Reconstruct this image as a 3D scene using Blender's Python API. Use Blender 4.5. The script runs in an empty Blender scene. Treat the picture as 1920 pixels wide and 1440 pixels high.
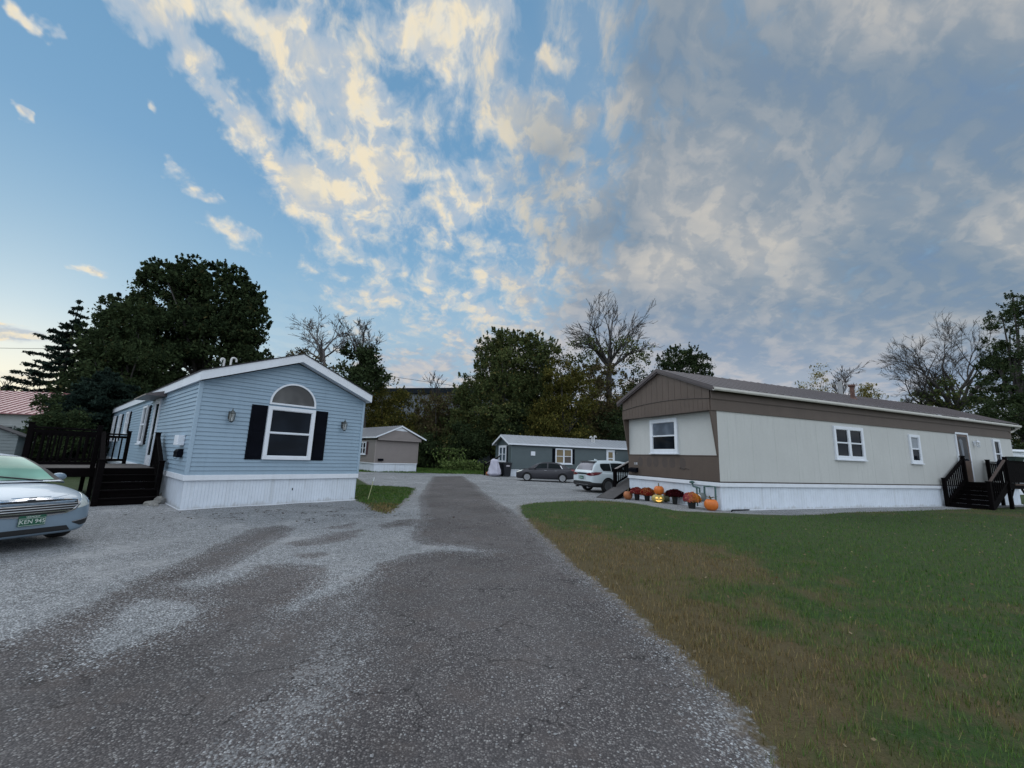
import bpy, bmesh, math, random
import numpy as np
from mathutils import Vector, Matrix, noise as mnoise
from mathutils.bvhtree import BVHTree
from mathutils.geometry import delaunay_2d_cdt
R=math.radians; PI=math.pi
random.seed(7); rng=np.random.default_rng(11)
scene=bpy.context.scene
COL=scene.collection

# ------------------------------------------------------------------ camera (eye height 1.6 m, wide lens, tilted up, slight roll)
EYE=1.6; FPX=763.0; PITCH=R(10.10); ROLL=R(2.01)
_f=np.array([0,math.cos(PITCH),math.sin(PITCH)]);_u=np.array([0,-math.sin(PITCH),math.cos(PITCH)]);_r=np.array([1.,0,0])
_c,_s=math.cos(ROLL),math.sin(ROLL)
CR=np.array([_r*_c+_u*_s,-_r*_s+_u*_c,_f])
def ray(x,y): return CR.T@np.array([(x-960)/FPX,(720-y)/FPX,1.0])
def g(x,y,z=0.0):
    d=ray(x,y); p=d*(z-EYE)/d[2]; return np.array([p[0],p[1],z])
def at(x,y,Y):
    d=ray(x,y); p=d*Y/d[1]; return Vector((p[0],p[1],p[2]+EYE))
cam=bpy.data.objects.new('camera',bpy.data.cameras.new('camera')); COL.objects.link(cam)
cam.matrix_world=Matrix(((CR[0][0],CR[1][0],-CR[2][0],0),(CR[0][1],CR[1][1],-CR[2][1],0),(CR[0][2],CR[1][2],-CR[2][2],EYE),(0,0,0,1)))
cam.data.sensor_fit='HORIZONTAL'; cam.data.sensor_width=36; cam.data.lens=FPX/1920*36
cam.data.clip_start=.05; cam.data.clip_end=6000
scene.camera=cam

def sstep(a,b,x):
    t=np.clip((np.asarray(x,float)-a)/(b-a),0,1); return t*t*(3-2*t)
def gz(x,y):   # the lot falls away a little behind
    return -0.10*sstep(15,21,y)*(1-sstep(8,14,x)) -0.05*sstep(22,29,y)*(1-sstep(8,14,x))

# ------------------------------------------------------------------ node helpers
class NT:
    def __init__(s,tree): s.t=tree; s.n=tree.nodes; s.l=tree.links
    def new(s,typ,**kw):
        n=s.n.new(typ)
        for k,v in kw.items(): setattr(n,k,v)
        return n
    def put(s,sock,v):
        if isinstance(v,bpy.types.NodeSocket): s.l.new(v,sock)
        elif v is not None:
            try: sock.default_value=v
            except Exception:
                sock.default_value=(v[0],v[1],v[2],1.0) if hasattr(v,'__len__') else v
    def m(s,op,a,b=None,c=None,clamp=False):
        n=s.new('ShaderNodeMath',operation=op,use_clamp=clamp)
        for i,v in enumerate((a,b,c)):
            if v is not None: s.put(n.inputs[i],v)
        return n.outputs[0]
    def ss(s,x,a,b):
        n=s.new('ShaderNodeMapRange',interpolation_type='SMOOTHSTEP')
        s.put(n.inputs[0],x); s.put(n.inputs[1],a); s.put(n.inputs[2],b); n.inputs[3].default_value=0; n.inputs[4].default_value=1
        return n.outputs[0]
    def lin(s,x,a,b,c,d):
        n=s.new('ShaderNodeMapRange'); n.clamp=True
        for i,v in enumerate((x,a,b,c,d)): s.put(n.inputs[i],v)
        return n.outputs[0]
    def mix(s,f,a,b,blend='MIX'):
        n=s.new('ShaderNodeMix',data_type='RGBA',blend_type=blend)
        s.put(n.inputs[0],f); s.put(n.inputs[6],a if isinstance(a,bpy.types.NodeSocket) else (*a[:3],1)); s.put(n.inputs[7],b if isinstance(b,bpy.types.NodeSocket) else (*b[:3],1))
        return n.outputs[2]
    def noise(s,vec,scale,detail=2,rough=.5,dist=0,out=0):
        n=s.new('ShaderNodeTexNoise'); s.put(n.inputs['Vector'],vec)
        n.inputs['Scale'].default_value=scale; n.inputs['Detail'].default_value=detail
        n.inputs['Roughness'].default_value=rough; n.inputs['Distortion'].default_value=dist
        return n.outputs[out]
    def voro(s,vec,scale,feature='F1',out='Distance',rand=1):
        n=s.new('ShaderNodeTexVoronoi',feature=feature); s.put(n.inputs['Vector'],vec); n.inputs['Scale'].default_value=scale
        n.inputs['Randomness'].default_value=rand
        return n.outputs[out]
    def map(s,vec,loc=(0,0,0),rot=(0,0,0),sc=(1,1,1),typ='POINT'):
        n=s.new('ShaderNodeMapping',vector_type=typ); s.put(n.inputs[0],vec)
        n.inputs[1].default_value=loc; n.inputs[2].default_value=rot; n.inputs[3].default_value=sc
        return n.outputs[0]
    def ramp(s,f,stops):
        n=s.new('ShaderNodeValToRGB'); s.put(n.inputs[0],f); e=n.color_ramp.elements
        while len(e)<len(stops): e.new(.5)
        for i,(p,c) in enumerate(stops): e[i].position=p; e[i].color=(*c[:3],1)
        return n.outputs[0]
    def attr(s,name,out='Fac'):
        n=s.new('ShaderNodeAttribute'); n.attribute_name=name; return n.outputs[out]

def newmat(name):
    m=bpy.data.materials.new(name); m.use_nodes=True; nt=NT(m.node_tree); b=nt.n['Principled BSDF']
    return m,nt,b
def obco(nt): return nt.new('ShaderNodeTexCoord').outputs['Object']
def mat(name,col,rough=.6,var=.15,vs=2.5,bump=0.0,bs=60,metal=0,spec=.5,coat=0,streak=0,streakcol=None,aniso=None):
    m,nt,b=newmat(name); v=obco(nt)
    n1=nt.noise(nt.map(v,sc=aniso) if aniso else v,vs,5,.6)
    f=nt.lin(n1,.25,.75,1-var,1+var)
    c=nt.mix(1.0,(*col,1),f,'MULTIPLY')
    n2=nt.noise(v,vs*13,3,.6); c=nt.mix(1.0,c,nt.lin(n2,.3,.7,1-var*.4,1+var*.4),'MULTIPLY')
    if streak:
        s1=nt.noise(nt.map(v,sc=(9,9,.5)),1.0,5,.65); s2=nt.noise(v,.8,3,.5)
        k=nt.m('MULTIPLY',nt.ss(s1,.48,.72),nt.ss(s2,.35,.65))
        c=nt.mix(nt.m('MULTIPLY',k,streak),c,streakcol or tuple(x*.45 for x in col))
    nt.put(b.inputs['Base Color'],c)
    b.inputs['Roughness'].default_value=rough; b.inputs['Metallic'].default_value=metal
    b.inputs['Specular IOR Level'].default_value=spec
    if coat: b.inputs['Coat Weight'].default_value=coat; b.inputs['Coat Roughness'].default_value=.06
    if bump:
        bp=nt.new('ShaderNodeBump'); bp.inputs['Strength'].default_value=bump; bp.inputs['Distance'].default_value=.01
        nt.put(bp.inputs['Height'],nt.noise(nt.map(v,sc=aniso) if aniso else v,bs,4,.6)); nt.l.new(bp.outputs[0],b.inputs['Normal'])
    return m
def glassmat(name,col=(.008,.011,.016),rough=.05,var=.6,spec=.06):
    m,nt,b=newmat(name); v=obco(nt)
    n=nt.noise(v,1.3,2,.5)
    nt.put(b.inputs['Base Color'],nt.mix(nt.m('MULTIPLY',nt.ss(n,.4,.7),var),col,tuple(x*2.2 for x in col)))
    b.inputs['Roughness'].default_value=rough; b.inputs['Specular IOR Level'].default_value=spec
    bp=nt.new('ShaderNodeBump'); bp.inputs['Strength'].default_value=.02; nt.put(bp.inputs['Height'],nt.noise(v,2.0,1)); nt.l.new(bp.outputs[0],b.inputs['Normal'])
    return m
def emat(name,col,st):
    m,nt,b=newmat(name); b.inputs['Base Color'].default_value=(*col,1); b.inputs['Emission Color'].default_value=(*col,1); b.inputs['Emission Strength'].default_value=st
    return m
def leafmat(name,dark,light,accent=None,acc=.0):
    m,nt,b=newmat(name)
    t=nt.attr('tint'); c=nt.ramp(t,[(0,dark),(1,light)])
    if accent:
        t2=nt.attr('tint2'); c=nt.mix(nt.ss(t2,1-acc,1-acc+.12),c,accent)
    nt.n.remove(b)
    df=nt.new('ShaderNodeBsdfDiffuse'); nt.put(df.inputs[0],c)
    tr=nt.new('ShaderNodeBsdfTranslucent'); nt.put(tr.inputs[0],c)
    mx=nt.new('ShaderNodeMixShader'); mx.inputs[0].default_value=.22; nt.l.new(df.outputs[0],mx.inputs[1]); nt.l.new(tr.outputs[0],mx.inputs[2])
    nt.l.new(mx.outputs[0],nt.n['Material Output'].inputs[0])
    return m

# ------------------------------------------------------------------ mesh helpers
class MB:
    def __init__(s): s.v=[]; s.f=[]
    def add(s,vs,fs):
        b=len(s.v); s.v.extend([tuple(map(float,p)) for p in vs]); s.f.extend([tuple(b+i for i in f) for f in fs])
    def box(s,x0,x1,y0,y1,z0,z1,M=None):
        vs=[(x0,y0,z0),(x1,y0,z0),(x1,y1,z0),(x0,y1,z0),(x0,y0,z1),(x1,y0,z1),(x1,y1,z1),(x0,y1,z1)]
        if M is not None: vs=[M(*p) if callable(M) else M@Vector(p) for p in vs]
        s.add(vs,[(0,3,2,1),(4,5,6,7),(0,1,5,4),(1,2,6,5),(2,3,7,6),(3,0,4,7)])
    def bar(s,p,q,w,h,up=(0,0,1)):      # square bar between two points
        p=Vector(p);q=Vector(q);d=(q-p).normalized();u=Vector(up)
        if abs(d.dot(u))>.98: u=Vector((0,1,0))
        a=d.cross(u).normalized();b=a.cross(d)
        vs=[]
        for e in (p,q):
            for sa,sb in ((-1,-1),(1,-1),(1,1),(-1,1)): vs.append(e+a*(sa*w/2)+b*(sb*h/2))
        s.add(vs,[(0,3,2,1),(4,5,6,7),(0,1,5,4),(1,2,6,5),(2,3,7,6),(3,0,4,7)])
    def prism(s,poly,fn0,fn1):           # poly 2-D; fn0/fn1 map (a,b)->3D for both caps
        n=len(poly); vs=[fn0(*p) for p in poly]+[fn1(*p) for p in poly]
        s.add(vs,[tuple(range(n))[::-1],tuple(range(n,2*n))]+[(i,(i+1)%n,n+(i+1)%n,n+i) for i in range(n)])
    def tube(s,pts,rad,n=6,cap=True):
        pts=[Vector(p) for p in pts]
        if not hasattr(rad,'__len__'): rad=[rad]*len(pts)
        vs=[];fs=[];a=None
        for i,p in enumerate(pts):
            d=(pts[min(i+1,len(pts)-1)]-pts[max(i-1,0)]).normalized()
            if a is None:
                t=Vector((0,0,1)) if abs(d.z)<.9 else Vector((1,0,0)); a=d.cross(t).normalized()
            else:
                a=(a-d*a.dot(d))
                a=a.normalized() if a.length>1e-6 else d.orthogonal().normalized()
            b=d.cross(a)
            for k in range(n):
                an=2*PI*k/n; vs.append(p+(a*math.cos(an)+b*math.sin(an))*rad[i])
            if i:
                o=(i-1)*n
                for k in range(n): fs.append((o+k,o+(k+1)%n,o+n+(k+1)%n,o+n+k))
        if cap: fs.append(tuple(range(n))[::-1]); o=(len(pts)-1)*n; fs.append(tuple(range(o,o+n)))
        s.add(vs,fs)
    def lathe(s,prof,n=20,M=None,rf=None):   # profile [(r,z)], closed top/bottom when r ~0
        vs=[];fs=[]
        for r,z in prof:
            for k in range(n):
                a=2*PI*k/n; q=r*(rf(a,z) if rf else 1); p=Vector((q*math.cos(a),q*math.sin(a),z)); vs.append(M@p if M is not None else p)
        for i in range(len(prof)-1):
            for k in range(n): fs.append((i*n+k,i*n+(k+1)%n,(i+1)*n+(k+1)%n,(i+1)*n+k))
        fs.append(tuple(range(n))[::-1]); o=(len(prof)-1)*n; fs.append(tuple(range(o,o+n)))
        s.add(vs,fs)
    def mesh(s,name,material,smooth=False,recalc=True,bevel=0):
        me=bpy.data.meshes.new(name); me.from_pydata(s.v,[],s.f)
        if recalc or bevel:
            bm=bmesh.new(); bm.from_mesh(me)
            if recalc: bmesh.ops.recalc_face_normals(bm,faces=bm.faces)
            if bevel:
                ed=[e for e in bm.edges if len(e.link_faces)==2 and e.calc_face_angle(0)>.6]
                bmesh.ops.bevel(bm,geom=ed,offset=bevel,segments=2,affect='EDGES',clamp_overlap=True,profile=.6)
            bm.to_mesh(me); bm.free()
        if smooth:
            me.polygons.foreach_set('use_smooth',[True]*len(me.polygons))
            if smooth is not True:
                me.set_sharp_from_angle(angle=R(smooth))
        if material: me.materials.append(material)
        return me
    def build(s,name,material,parent=None,smooth=False,recalc=True,bevel=0,loc=None,label=None):
        o=bpy.data.objects.new(name,s.mesh(name,material,smooth,recalc,bevel)); COL.objects.link(o)
        if parent is not None: o.parent=parent
        if loc is not None: o.location=loc
        if label: o['label']=label
        return o
def tag(o,label=None,cat=None,group=None,kind=None):
    if label: o['label']=label
    if cat: o['category']=cat
    if group: o['group']=group
    if kind: o['kind']=kind
    return o
def thing(name,label,cat,loc=(0,0,0),rz=0,group=None,sc=1):
    o=bpy.data.objects.new(name,None); COL.objects.link(o); o.location=loc; o.rotation_euler=(0,0,rz); o.scale=(sc,sc,sc)
    o.empty_display_size=.2
    return tag(o,label,cat,group)
def copy_tree(o,parent=None):
    c=o.copy(); COL.objects.link(c)
    if parent is not None: c.parent=parent
    for ch in [x for x in bpy.data.objects if x.parent==o]: copy_tree(ch,c)
    return c
def text_mesh(body,size,extrude=.002):
    cu=bpy.data.curves.new('txt','FONT'); cu.body=body; cu.size=size; cu.extrude=extrude; cu.align_x='CENTER'; cu.align_y='CENTER'
    o=bpy.data.objects.new('txt',cu); COL.objects.link(o); bpy.context.view_layer.update()
    dg=bpy.context.evaluated_depsgraph_get(); me=bpy.data.meshes.new_from_object(o.evaluated_get(dg))
    vs=[tuple(v.co) for v in me.vertices]; fs=[tuple(p.vertices) for p in me.polygons]
    bpy.data.objects.remove(o); bpy.data.curves.remove(cu); bpy.data.meshes.remove(me)
    return vs,fs
F0=lambda a,o,z:(a,-o,z)      # wall facing -y : (along, out, up)
F1=lambda a,o,z:(-o,a,z)      # wall facing -x

# ------------------------------------------------------------------ world: dusk sky with broken gold-lit cloud, overcast to the right
def pdir(px,py):
    d=ray(px,py); d=d/np.linalg.norm(d); q=max(d[2],.0)+.10; return (d[0]/q,d[1]/q)
world=bpy.data.worlds.new('World'); scene.world=world; world.use_nodes=True
w=NT(world.node_tree); w.n.clear()
SUN_AZ=R(-52); SUN_EL=R(7)
tc=w.new('ShaderNodeTexCoord').outputs['Generated']
sp=w.new('ShaderNodeSeparateXYZ'); w.l.new(tc,sp.inputs[0]); X,Yy,Z=sp.outputs
zc=w.m('ADD',w.m('MAXIMUM',Z,0.0),.10)
cb=w.new('ShaderNodeCombineXYZ'); w.l.new(w.m('DIVIDE',X,zc),cb.inputs[0]); w.l.new(w.m('DIVIDE',Yy,zc),cb.inputs[1]); P=cb.outputs[0]
az=w.m('ARCTAN2',X,Yy)                     # azimuth from the view axis, radians, + right
sky=w.new('ShaderNodeTexSky',sky_type='NISHITA',sun_disc=False); sky.sun_elevation=SUN_EL; sky.sun_rotation=SUN_AZ
sky.air_density=1.0; sky.dust_density=1.2; sky.ozone_density=2.0
def blob(px,py,rx,ry,ang,amp):
    """soft cloud mass: centre pixel direction, radii and angle on the cloud plane"""
    cx,cy=pdir(px,py)
    v=w.map(PMASS,loc=(cx,cy,0),rot=(0,0,ang),sc=(rx,ry,1),typ='TEXTURE')
    n=w.new('ShaderNodeVectorMath',operation='LENGTH'); w.l.new(v,n.inputs[0])
    return w.m('MULTIPLY',w.ss(n.outputs['Value'],1.0,0.0),amp)
def seg(p0,p1,wd,amp):
    a=np.array(pdir(*p0));b=np.array(pdir(*p1));c=(a+b)/2;d=b-a;L=np.linalg.norm(d)
    v=w.map(PMASS,loc=(c[0],c[1],0),rot=(0,0,math.atan2(d[1],d[0])),sc=(L*.62,wd,1),typ='TEXTURE')
    n=w.new('ShaderNodeVectorMath',operation='LENGTH'); w.l.new(v,n.inputs[0])
    return w.m('MULTIPLY',w.ss(n.outputs['Value'],1.0,0.0),amp)
sp2=w.new('ShaderNodeSeparateXYZ'); w.l.new(P,sp2.inputs[0]); PX,PY=sp2.outputs[0],sp2.outputs[1]
plen=w.new('ShaderNodeVectorMath',operation='LENGTH'); w.l.new(P,plen.inputs[0])
p2=w.new('ShaderNodeVectorMath',operation='SCALE'); w.l.new(P,p2.inputs[0]); w.l.new(w.m('POWER',w.m('MAXIMUM',plen.outputs['Value'],.05),-.38),p2.inputs[3]); P2=p2.outputs[0]
warp=w.new('ShaderNodeVectorMath',operation='ADD')
_wn=w.new('ShaderNodeVectorMath',operation='SCALE'); w.l.new(w.noise(P2,4.0,3,.6,out=1),_wn.inputs[0]); _wn.inputs[3].default_value=.13
w.l.new(P2,warp.inputs[0]); w.l.new(_wn.outputs[0],warp.inputs[1]); PW=warp.outputs[0]
n_big=w.noise(PW,2.6,3,.5); n_mid=w.noise(w.map(PW,loc=(3.1,1.7,0)),8.5,5,.58); n_fine=w.noise(w.map(PW,loc=(7.3,2.2,0),rot=(0,0,.5),sc=(1,.7,1)),24,5,.62)
n_off=w.noise(w.map(PW,loc=(3.1-.030,1.7+.022,0)),8.5,5,.58)
lightf=w.ss(w.m('SUBTRACT',n_mid,n_off),-.055,.085)
dens=w.m('ADD',w.m('ADD',w.m('MULTIPLY',n_big,.24),w.m('MULTIPLY',n_mid,.50)),w.m('MULTIPLY',n_fine,.26))
uu=w.m('ADD',w.m('ADD',PX,.80),w.m('MULTIPLY',w.m('MAXIMUM',w.m('SUBTRACT',PY,1.1),0.0),.30))
bias=w.lin(uu,-.12,.16,-.24,-.008)
front=w.ss(Yy,-.25,.25)
right=w.ss(w.m('ADD',PX,w.m('MULTIPLY',w.m('SUBTRACT',n_big,.5),.9)),-.22,.75)
bias=w.m('ADD',bias,w.m('MULTIPLY',right,.20))
hz=w.ss(PY,1.45,3.3)
bias=w.m('ADD',bias,w.m('MULTIPLY',w.m('MULTIPLY',hz,w.ss(az,-.66,-.3)),.11))
_pm=w.new('ShaderNodeVectorMath',operation='MULTIPLY_ADD'); w.l.new(w.noise(P2,7.0,4,.6,out=1),_pm.inputs[0]); _pm.inputs[1].default_value=(.26,.26,0); 
_po=w.new('ShaderNodeVectorMath',operation='ADD'); w.l.new(P,_po.inputs[0]); _po.inputs[1].default_value=(-.13,-.13,0); w.l.new(_po.outputs[0],_pm.inputs[2]); PMASS=_pm.outputs[0]
masses=[blob(640,330,.5,.35,.4,.05),blob(560,120,.25,.2,0,.03),seg((215,-60),(330,70),.17,.30),seg((300,30),(420,190),.11,.30),seg((400,160),(500,300),.075,.27),seg((480,285),(640,430),.13,.17),
 seg((275,262),(350,340),.075,.33),seg((320,320),(425,395),.085,.33),seg((350,392),(500,462),.12,.27),seg((395,440),(510,500),.12,.2),seg((230,150),(300,230),.05,.27),
 blob(600,105,.20,.13,.3,.15),blob(800,75,.15,.13,.2,.19),blob(680,190,.12,.10,0,.14),blob(985,225,.16,.13,0,.16),blob(610,360,.22,.16,.3,.14),blob(730,310,.22,.10,.1,.13),
 blob(890,320,.16,.10,0,.1),blob(860,385,.20,.12,0,.1),blob(500,10,.14,.05,0,.16),blob(880,20,.1,.1,0,.15),blob(1040,90,.07,.05,0,.18),
 seg((10,5),(125,55),.06,.34),seg((-40,175),(38,215),.06,.33),seg((120,498),(215,520),.12,.33),seg((-120,585),(90,655),.55,.42),seg((-60,680),(140,735),.6,.30),
 blob(740,130,.10,.10,0,-.12),blob(450,120,.05,.12,0,-.12),blob(560,250,.07,.10,0,-.14),blob(900,440,.2,.12,0,-.06)]
for s_ in masses: bias=w.m('ADD',bias,s_)
cov=w.m('ADD',dens,bias)
alpha=w.ss(cov,.415,.645)
thick=w.ss(cov,.56,.80)
# colours: clear sky from the atmosphere model, cloud lit gold from the low sun on the left
skyc=w.mix(1.0,sky.outputs[0],(.120,.120,.120),'MULTIPLY')
grad=w.ramp(w.m('MAXIMUM',Z,0.0),[(0,(.62,.66,.60)),(.07,(.46,.64,.72)),(.22,(.32,.55,.73)),(.5,(.19,.395,.63)),(.8,(.15,.33,.55))])
skyc=w.mix(.88,skyc,grad)
glow=w.m('MULTIPLY',w.ss(w.m('ABSOLUTE',w.m('SUBTRACT',az,-.93)),.55,0.0),w.ss(Z,.20,.03))
skyc=w.mix(w.m('MULTIPLY',glow,.45),skyc,(.80,.76,.58))
gold=w.mix(lightf,(.48,.55,.63),w.mix(w.ss(n_fine,.36,.60),(.80,.77,.68),(.91,.80,.60)))
gold=w.mix(w.m('MULTIPLY',w.ss(cov,.62,.50),.45),gold,(.80,.80,.76))
gold=w.mix(w.m('MULTIPLY',thick,.55),gold,(.91,.79,.56))
n_band=w.noise(w.map(PW,rot=(0,0,-.62),sc=(.62,2.0,1)),1.9,5,.52)
n_soft=w.noise(w.map(PW,loc=(1.3,5.2,0)),2.9,4,.5)
gv=w.m('ADD',w.m('ADD',w.m('MULTIPLY',n_band,.50),w.m('MULTIPLY',n_soft,.34)),w.m('ADD',w.m('MULTIPLY',n_mid,.11),w.m('MULTIPLY',lightf,.04)))
grey=w.ramp(gv,[(.34,(.17,.255,.38)),(.42,(.205,.275,.36)),(.48,(.275,.325,.38)),(.54,(.39,.41,.43)),(.61,(.58,.55,.50))])
grey=w.mix(w.m('MULTIPLY',w.ss(PY,1.2,3.2),.55),grey,w.mix(w.ss(gv,.40,.54),(.215,.285,.42),(.44,.45,.495)))
toward=w.m('ADD',PX,w.m('MULTIPLY',w.m('SUBTRACT',n_big,.5),.8))
gcol=w.mix(w.ss(toward,-.22,.34),gold,grey)
low=w.m('MULTIPLY',hz,w.ss(az,-.75,-.4))
gcol=w.mix(w.m('MULTIPLY',low,.80),gcol,w.mix(w.ss(n_mid,.42,.60),(.32,.39,.50),(.50,.50,.54)))
alpha2=w.m('MAXIMUM',alpha,w.m('MULTIPLY',right,w.lin(gv,.38,.48,.72,.97)))
alpha2=w.m('MAXIMUM',alpha2,w.m('MULTIPLY',low,.55))
col=w.mix(w.m('MULTIPLY',alpha2,.93),skyc,gcol)
back=w.mix(w.ss(n_soft,.35,.65),(.62,.72,.86),(.98,1.06,1.14))     # unseen half of the sky behind the camera, brightened as added fill light
col=w.mix(front,back,w.mix(1.0,col,(.80,.80,.80),'MULTIPLY'))
col=w.mix(w.ss(Z,.0,-.04),col,(.05,.055,.05))
bg=w.new('ShaderNodeBackground'); w.l.new(col,bg.inputs[0]); bg.inputs[1].default_value=SKY_STRENGTH if 'SKY_STRENGTH' in globals() else 1.0
out=w.new('ShaderNodeOutputWorld'); w.l.new(bg.outputs[0],out.inputs[0])
world.cycles.sampling_method='MANUAL'; world.cycles.sample_map_resolution=512
sun=bpy.data.objects.new('sun',bpy.data.lights.new('sun','SUN')); COL.objects.link(sun)
sun.data.energy=.8; sun.data.angle=R(40); sun.data.color=(1.0,.95,.9)
_sd=Vector((math.sin(SUN_AZ)*math.cos(R(40)),math.cos(SUN_AZ)*math.cos(R(40)),math.sin(R(40))))
sun.rotation_euler=_sd.to_track_quat('Z','Y').to_euler()
scene.view_settings.view_transform='Standard'; scene.view_settings.look='None'; scene.view_settings.exposure=.32; scene.view_settings.gamma=1
scene.render.engine='CYCLES'
# ------------------------------------------------------------------ materials
K=1.6/1.5
M_white=mat('white_trim',(.74,.78,.84),.5,.06,streak=.25,streakcol=(.5,.53,.55))
M_skirt=mat('white_skirt',(.70,.76,.84),.5,.07,streak=.55,streakcol=(.50,.53,.56))
def splash(m):
    nt=NT(m.node_tree); b=nt.n['Principled BSDF']; lk=b.inputs['Base Color'].links[0].from_socket; v=obco(nt)
    sp_=nt.new('ShaderNodeSeparateXYZ'); nt.l.new(v,sp_.inputs[0]); nz=nt.noise(nt.map(v,sc=(5,5,1.5)),1.0,5,.7); n2=nt.noise(v,1.1,3)
    k=nt.ss(nt.m('ADD',nt.m('MULTIPLY',sp_.outputs[2],-2.2),nt.m('ADD',nz,nt.m('MULTIPLY',n2,.5))),.50,.80)
    nt.put(b.inputs['Base Color'],nt.mix(nt.m('MULTIPLY',k,.55),lk,(.36,.36,.345)))
splash(M_skirt)
M_blue=mat('blue_vinyl',(.27,.375,.47),.5,.07,1.5,streak=.25,streakcol=(.17,.25,.34))
M_bluetrim=mat('blue_trim',(.32,.43,.53),.5,.06)
M_shingle=mat('dark_shingle',(.035,.035,.04),.85,.3,6,.5,30)
M_black=mat('black_paint',(.004,.005,.009),.7,.3,spec=.06)
M_glass=glassmat('dark_glass')
M_archglass=glassmat('grey_reflection_glass',(.055,.054,.053),.10,1.2,.3)  # paler base colour paints in the arched pane's grey reflection
M_metal=mat('weathered_metal',(.10,.11,.11),.45,.3,6,metal=.6)
M_pipe=mat('white_pipe',(.62,.62,.62),.5,.1)
M_brown=mat('brown_panel',(.098,.072,.058),.6,.12,1.5,streak=.3,streakcol=(.06,.048,.042))
M_browndark=mat('dark_brown_trim',(.05,.04,.036),.6,.15)
M_cream=mat('cream_panel',(.53,.54,.525),.55,.06,.8,streak=.30,streakcol=(.33,.34,.33))
M_brownroof=mat('brown_metal_roof',(.088,.072,.075),.38,.12,1.2)
M_gutter=mat('gutter_white',(.60,.58,.54),.45,.1)
M_deck=mat('dark_stained_wood',(.0042,.0032,.0036),.8,.4,4,.3,40,aniso=(1,1,6),spec=.05)
M_deckfloor=mat('worn_deck_boards',(.035,.030,.031),.7,.3,5,.3,30)
M_greywood=mat('weathered_grey_wood',(.075,.07,.07),.8,.3,6,.3,30)
M_palewood=mat('pale_worn_rail',(.34,.31,.30),.75,.25,6)
M_tan=mat('tan_vinyl',(.235,.205,.195),.5,.06,1.5)
M_greyroof=mat('grey_metal_roof',(.20,.205,.22),.4,.08,1.2)
M_slate=mat('slate_green_vinyl',(.075,.105,.115),.5,.07,1.5)
M_lightroof=mat('light_steel_roof',(.36,.38,.41),.35,.08,1.2)
M_maroon=mat('maroon_paint',(.06,.014,.02),.5,.2)
M_blind=mat('tan_blind',(.22,.17,.095),.7,.1)
M_paleblind=mat('pale_blind',(.30,.33,.37),.7,.15)
M_doorbrown=mat('brown_door',(.095,.058,.042),.5,.15)
M_redroof=mat('red_metal_roof',(.25,.095,.10),.4,.15,1.5)
M_block=mat('pale_block_wall',(.34,.36,.36),.7,.12,1.2,.2,20)
M_shade=mat('tree_bark',(.055,.050,.047),.9,.4,5,.6,25)
M_paleb=mat('pale_bark',(.11,.10,.098),.9,.35,5,.5,25)

# ------------------------------------------------------------------ ground: one grid shared out between ground, road, gravel and lawn
def G2(pts): return np.array([g(x,y)[:2] for x,y in pts])
ROADP=G2([(0,1205),(100,1162),(185,1124),(250,1094),(350,1050),(425,1014),(475,990),(525,985),(556,991),(535,1005),(495,1025),(455,1052),(410,1075),(352,1104),(400,1097),(480,1060),(530,1056),(600,1060),(628,1088),(665,1095),(695,1075),(710,1057),(750,1045),(820,1032),(915,1035),(868,1026),(790,1020),(767,1005),(790,970),(786,935),(800,906),(812,890),(868,889),(893,905),(912,925),(938,945),(960,957),(992,980),(1025,1007),(1067,1050),(1125,1095),(1175,1135),(1220,1180),(1280,1225),(1330,1270),(1380,1320),(1430,1390),(1460,1440)])
ROADP=np.vstack([ROADP,[[1.75,1.0],[1.9,-6],[-40,-6],[-12,2.0],[-6.5,3.2]]])
GRAV=[G2(q) for q in ([(222,1145),(260,1120),(345,1122),(375,1140),(350,1170),(290,1185),(262,1205),(150,1245),(175,1200),(215,1170)],
  [(600,1070),(665,1093),(640,1110),(590,1120),(540,1145),(545,1132),(590,1110),(620,1085)],[(330,1095),(350,1106),(470,1078),(478,1060),(405,1076)],
  [(1352,1330),(1375,1345),(1385,1380),(1360,1370)])]
PATCH=[G2(q) for q in ([(535,1020),(600,1003),(650,995),(680,992),(668,1005),(620,1017),(555,1025)],[(710,985),(745,976),(782,974),(778,985),(720,990)],[(560,1042),(605,1034),(612,1040),(570,1048)],[(600,990),(640,985),(670,980),(655,990)])]
LAWN=G2([(975,948),(1000,943),(1040,941),(1100,938),(1150,939),(1190,943),(1250,955),(1300,965),(1350,972),(1400,973),(1440,971),(1500,967),(1600,961),(1750,957),(1800,955.5),(1850,953),(2000,948)])
LAWN=np.vstack([LAWN,[[26,15],[40,10],[40,-6],[1.95,-6],[1.80,1.0]],G2([(1462,1440),(1432,1390),(1382,1320),(1332,1270),(1282,1225),(1222,1180),(1177,1135),(1127,1095),(1069,1050),(1028,1010),(996,983),(978,962)])])
PLOT=G2([(663,906),(700,907),(740,908),(775,911),(770,925),(755,940),(737,955),(722,964),(700,955),(688,945),(668,938)])
YARD=np.array([(-80,-30),(-80,9.2),(-14.2,10.2),(-12.4,11.2),(-10.2,12.4),(-6.5,20),(-13,34),(-12.5,36.6),(-8.6,39.9),(-6.2,38.0),(-3.6,39.5),(-0.4,38.2),(.4,38),(10,42),(14,36),(12,26),(9,22),(14,18.5),(32,24),(32,14),(5,14),(5,-30)],float)
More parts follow.
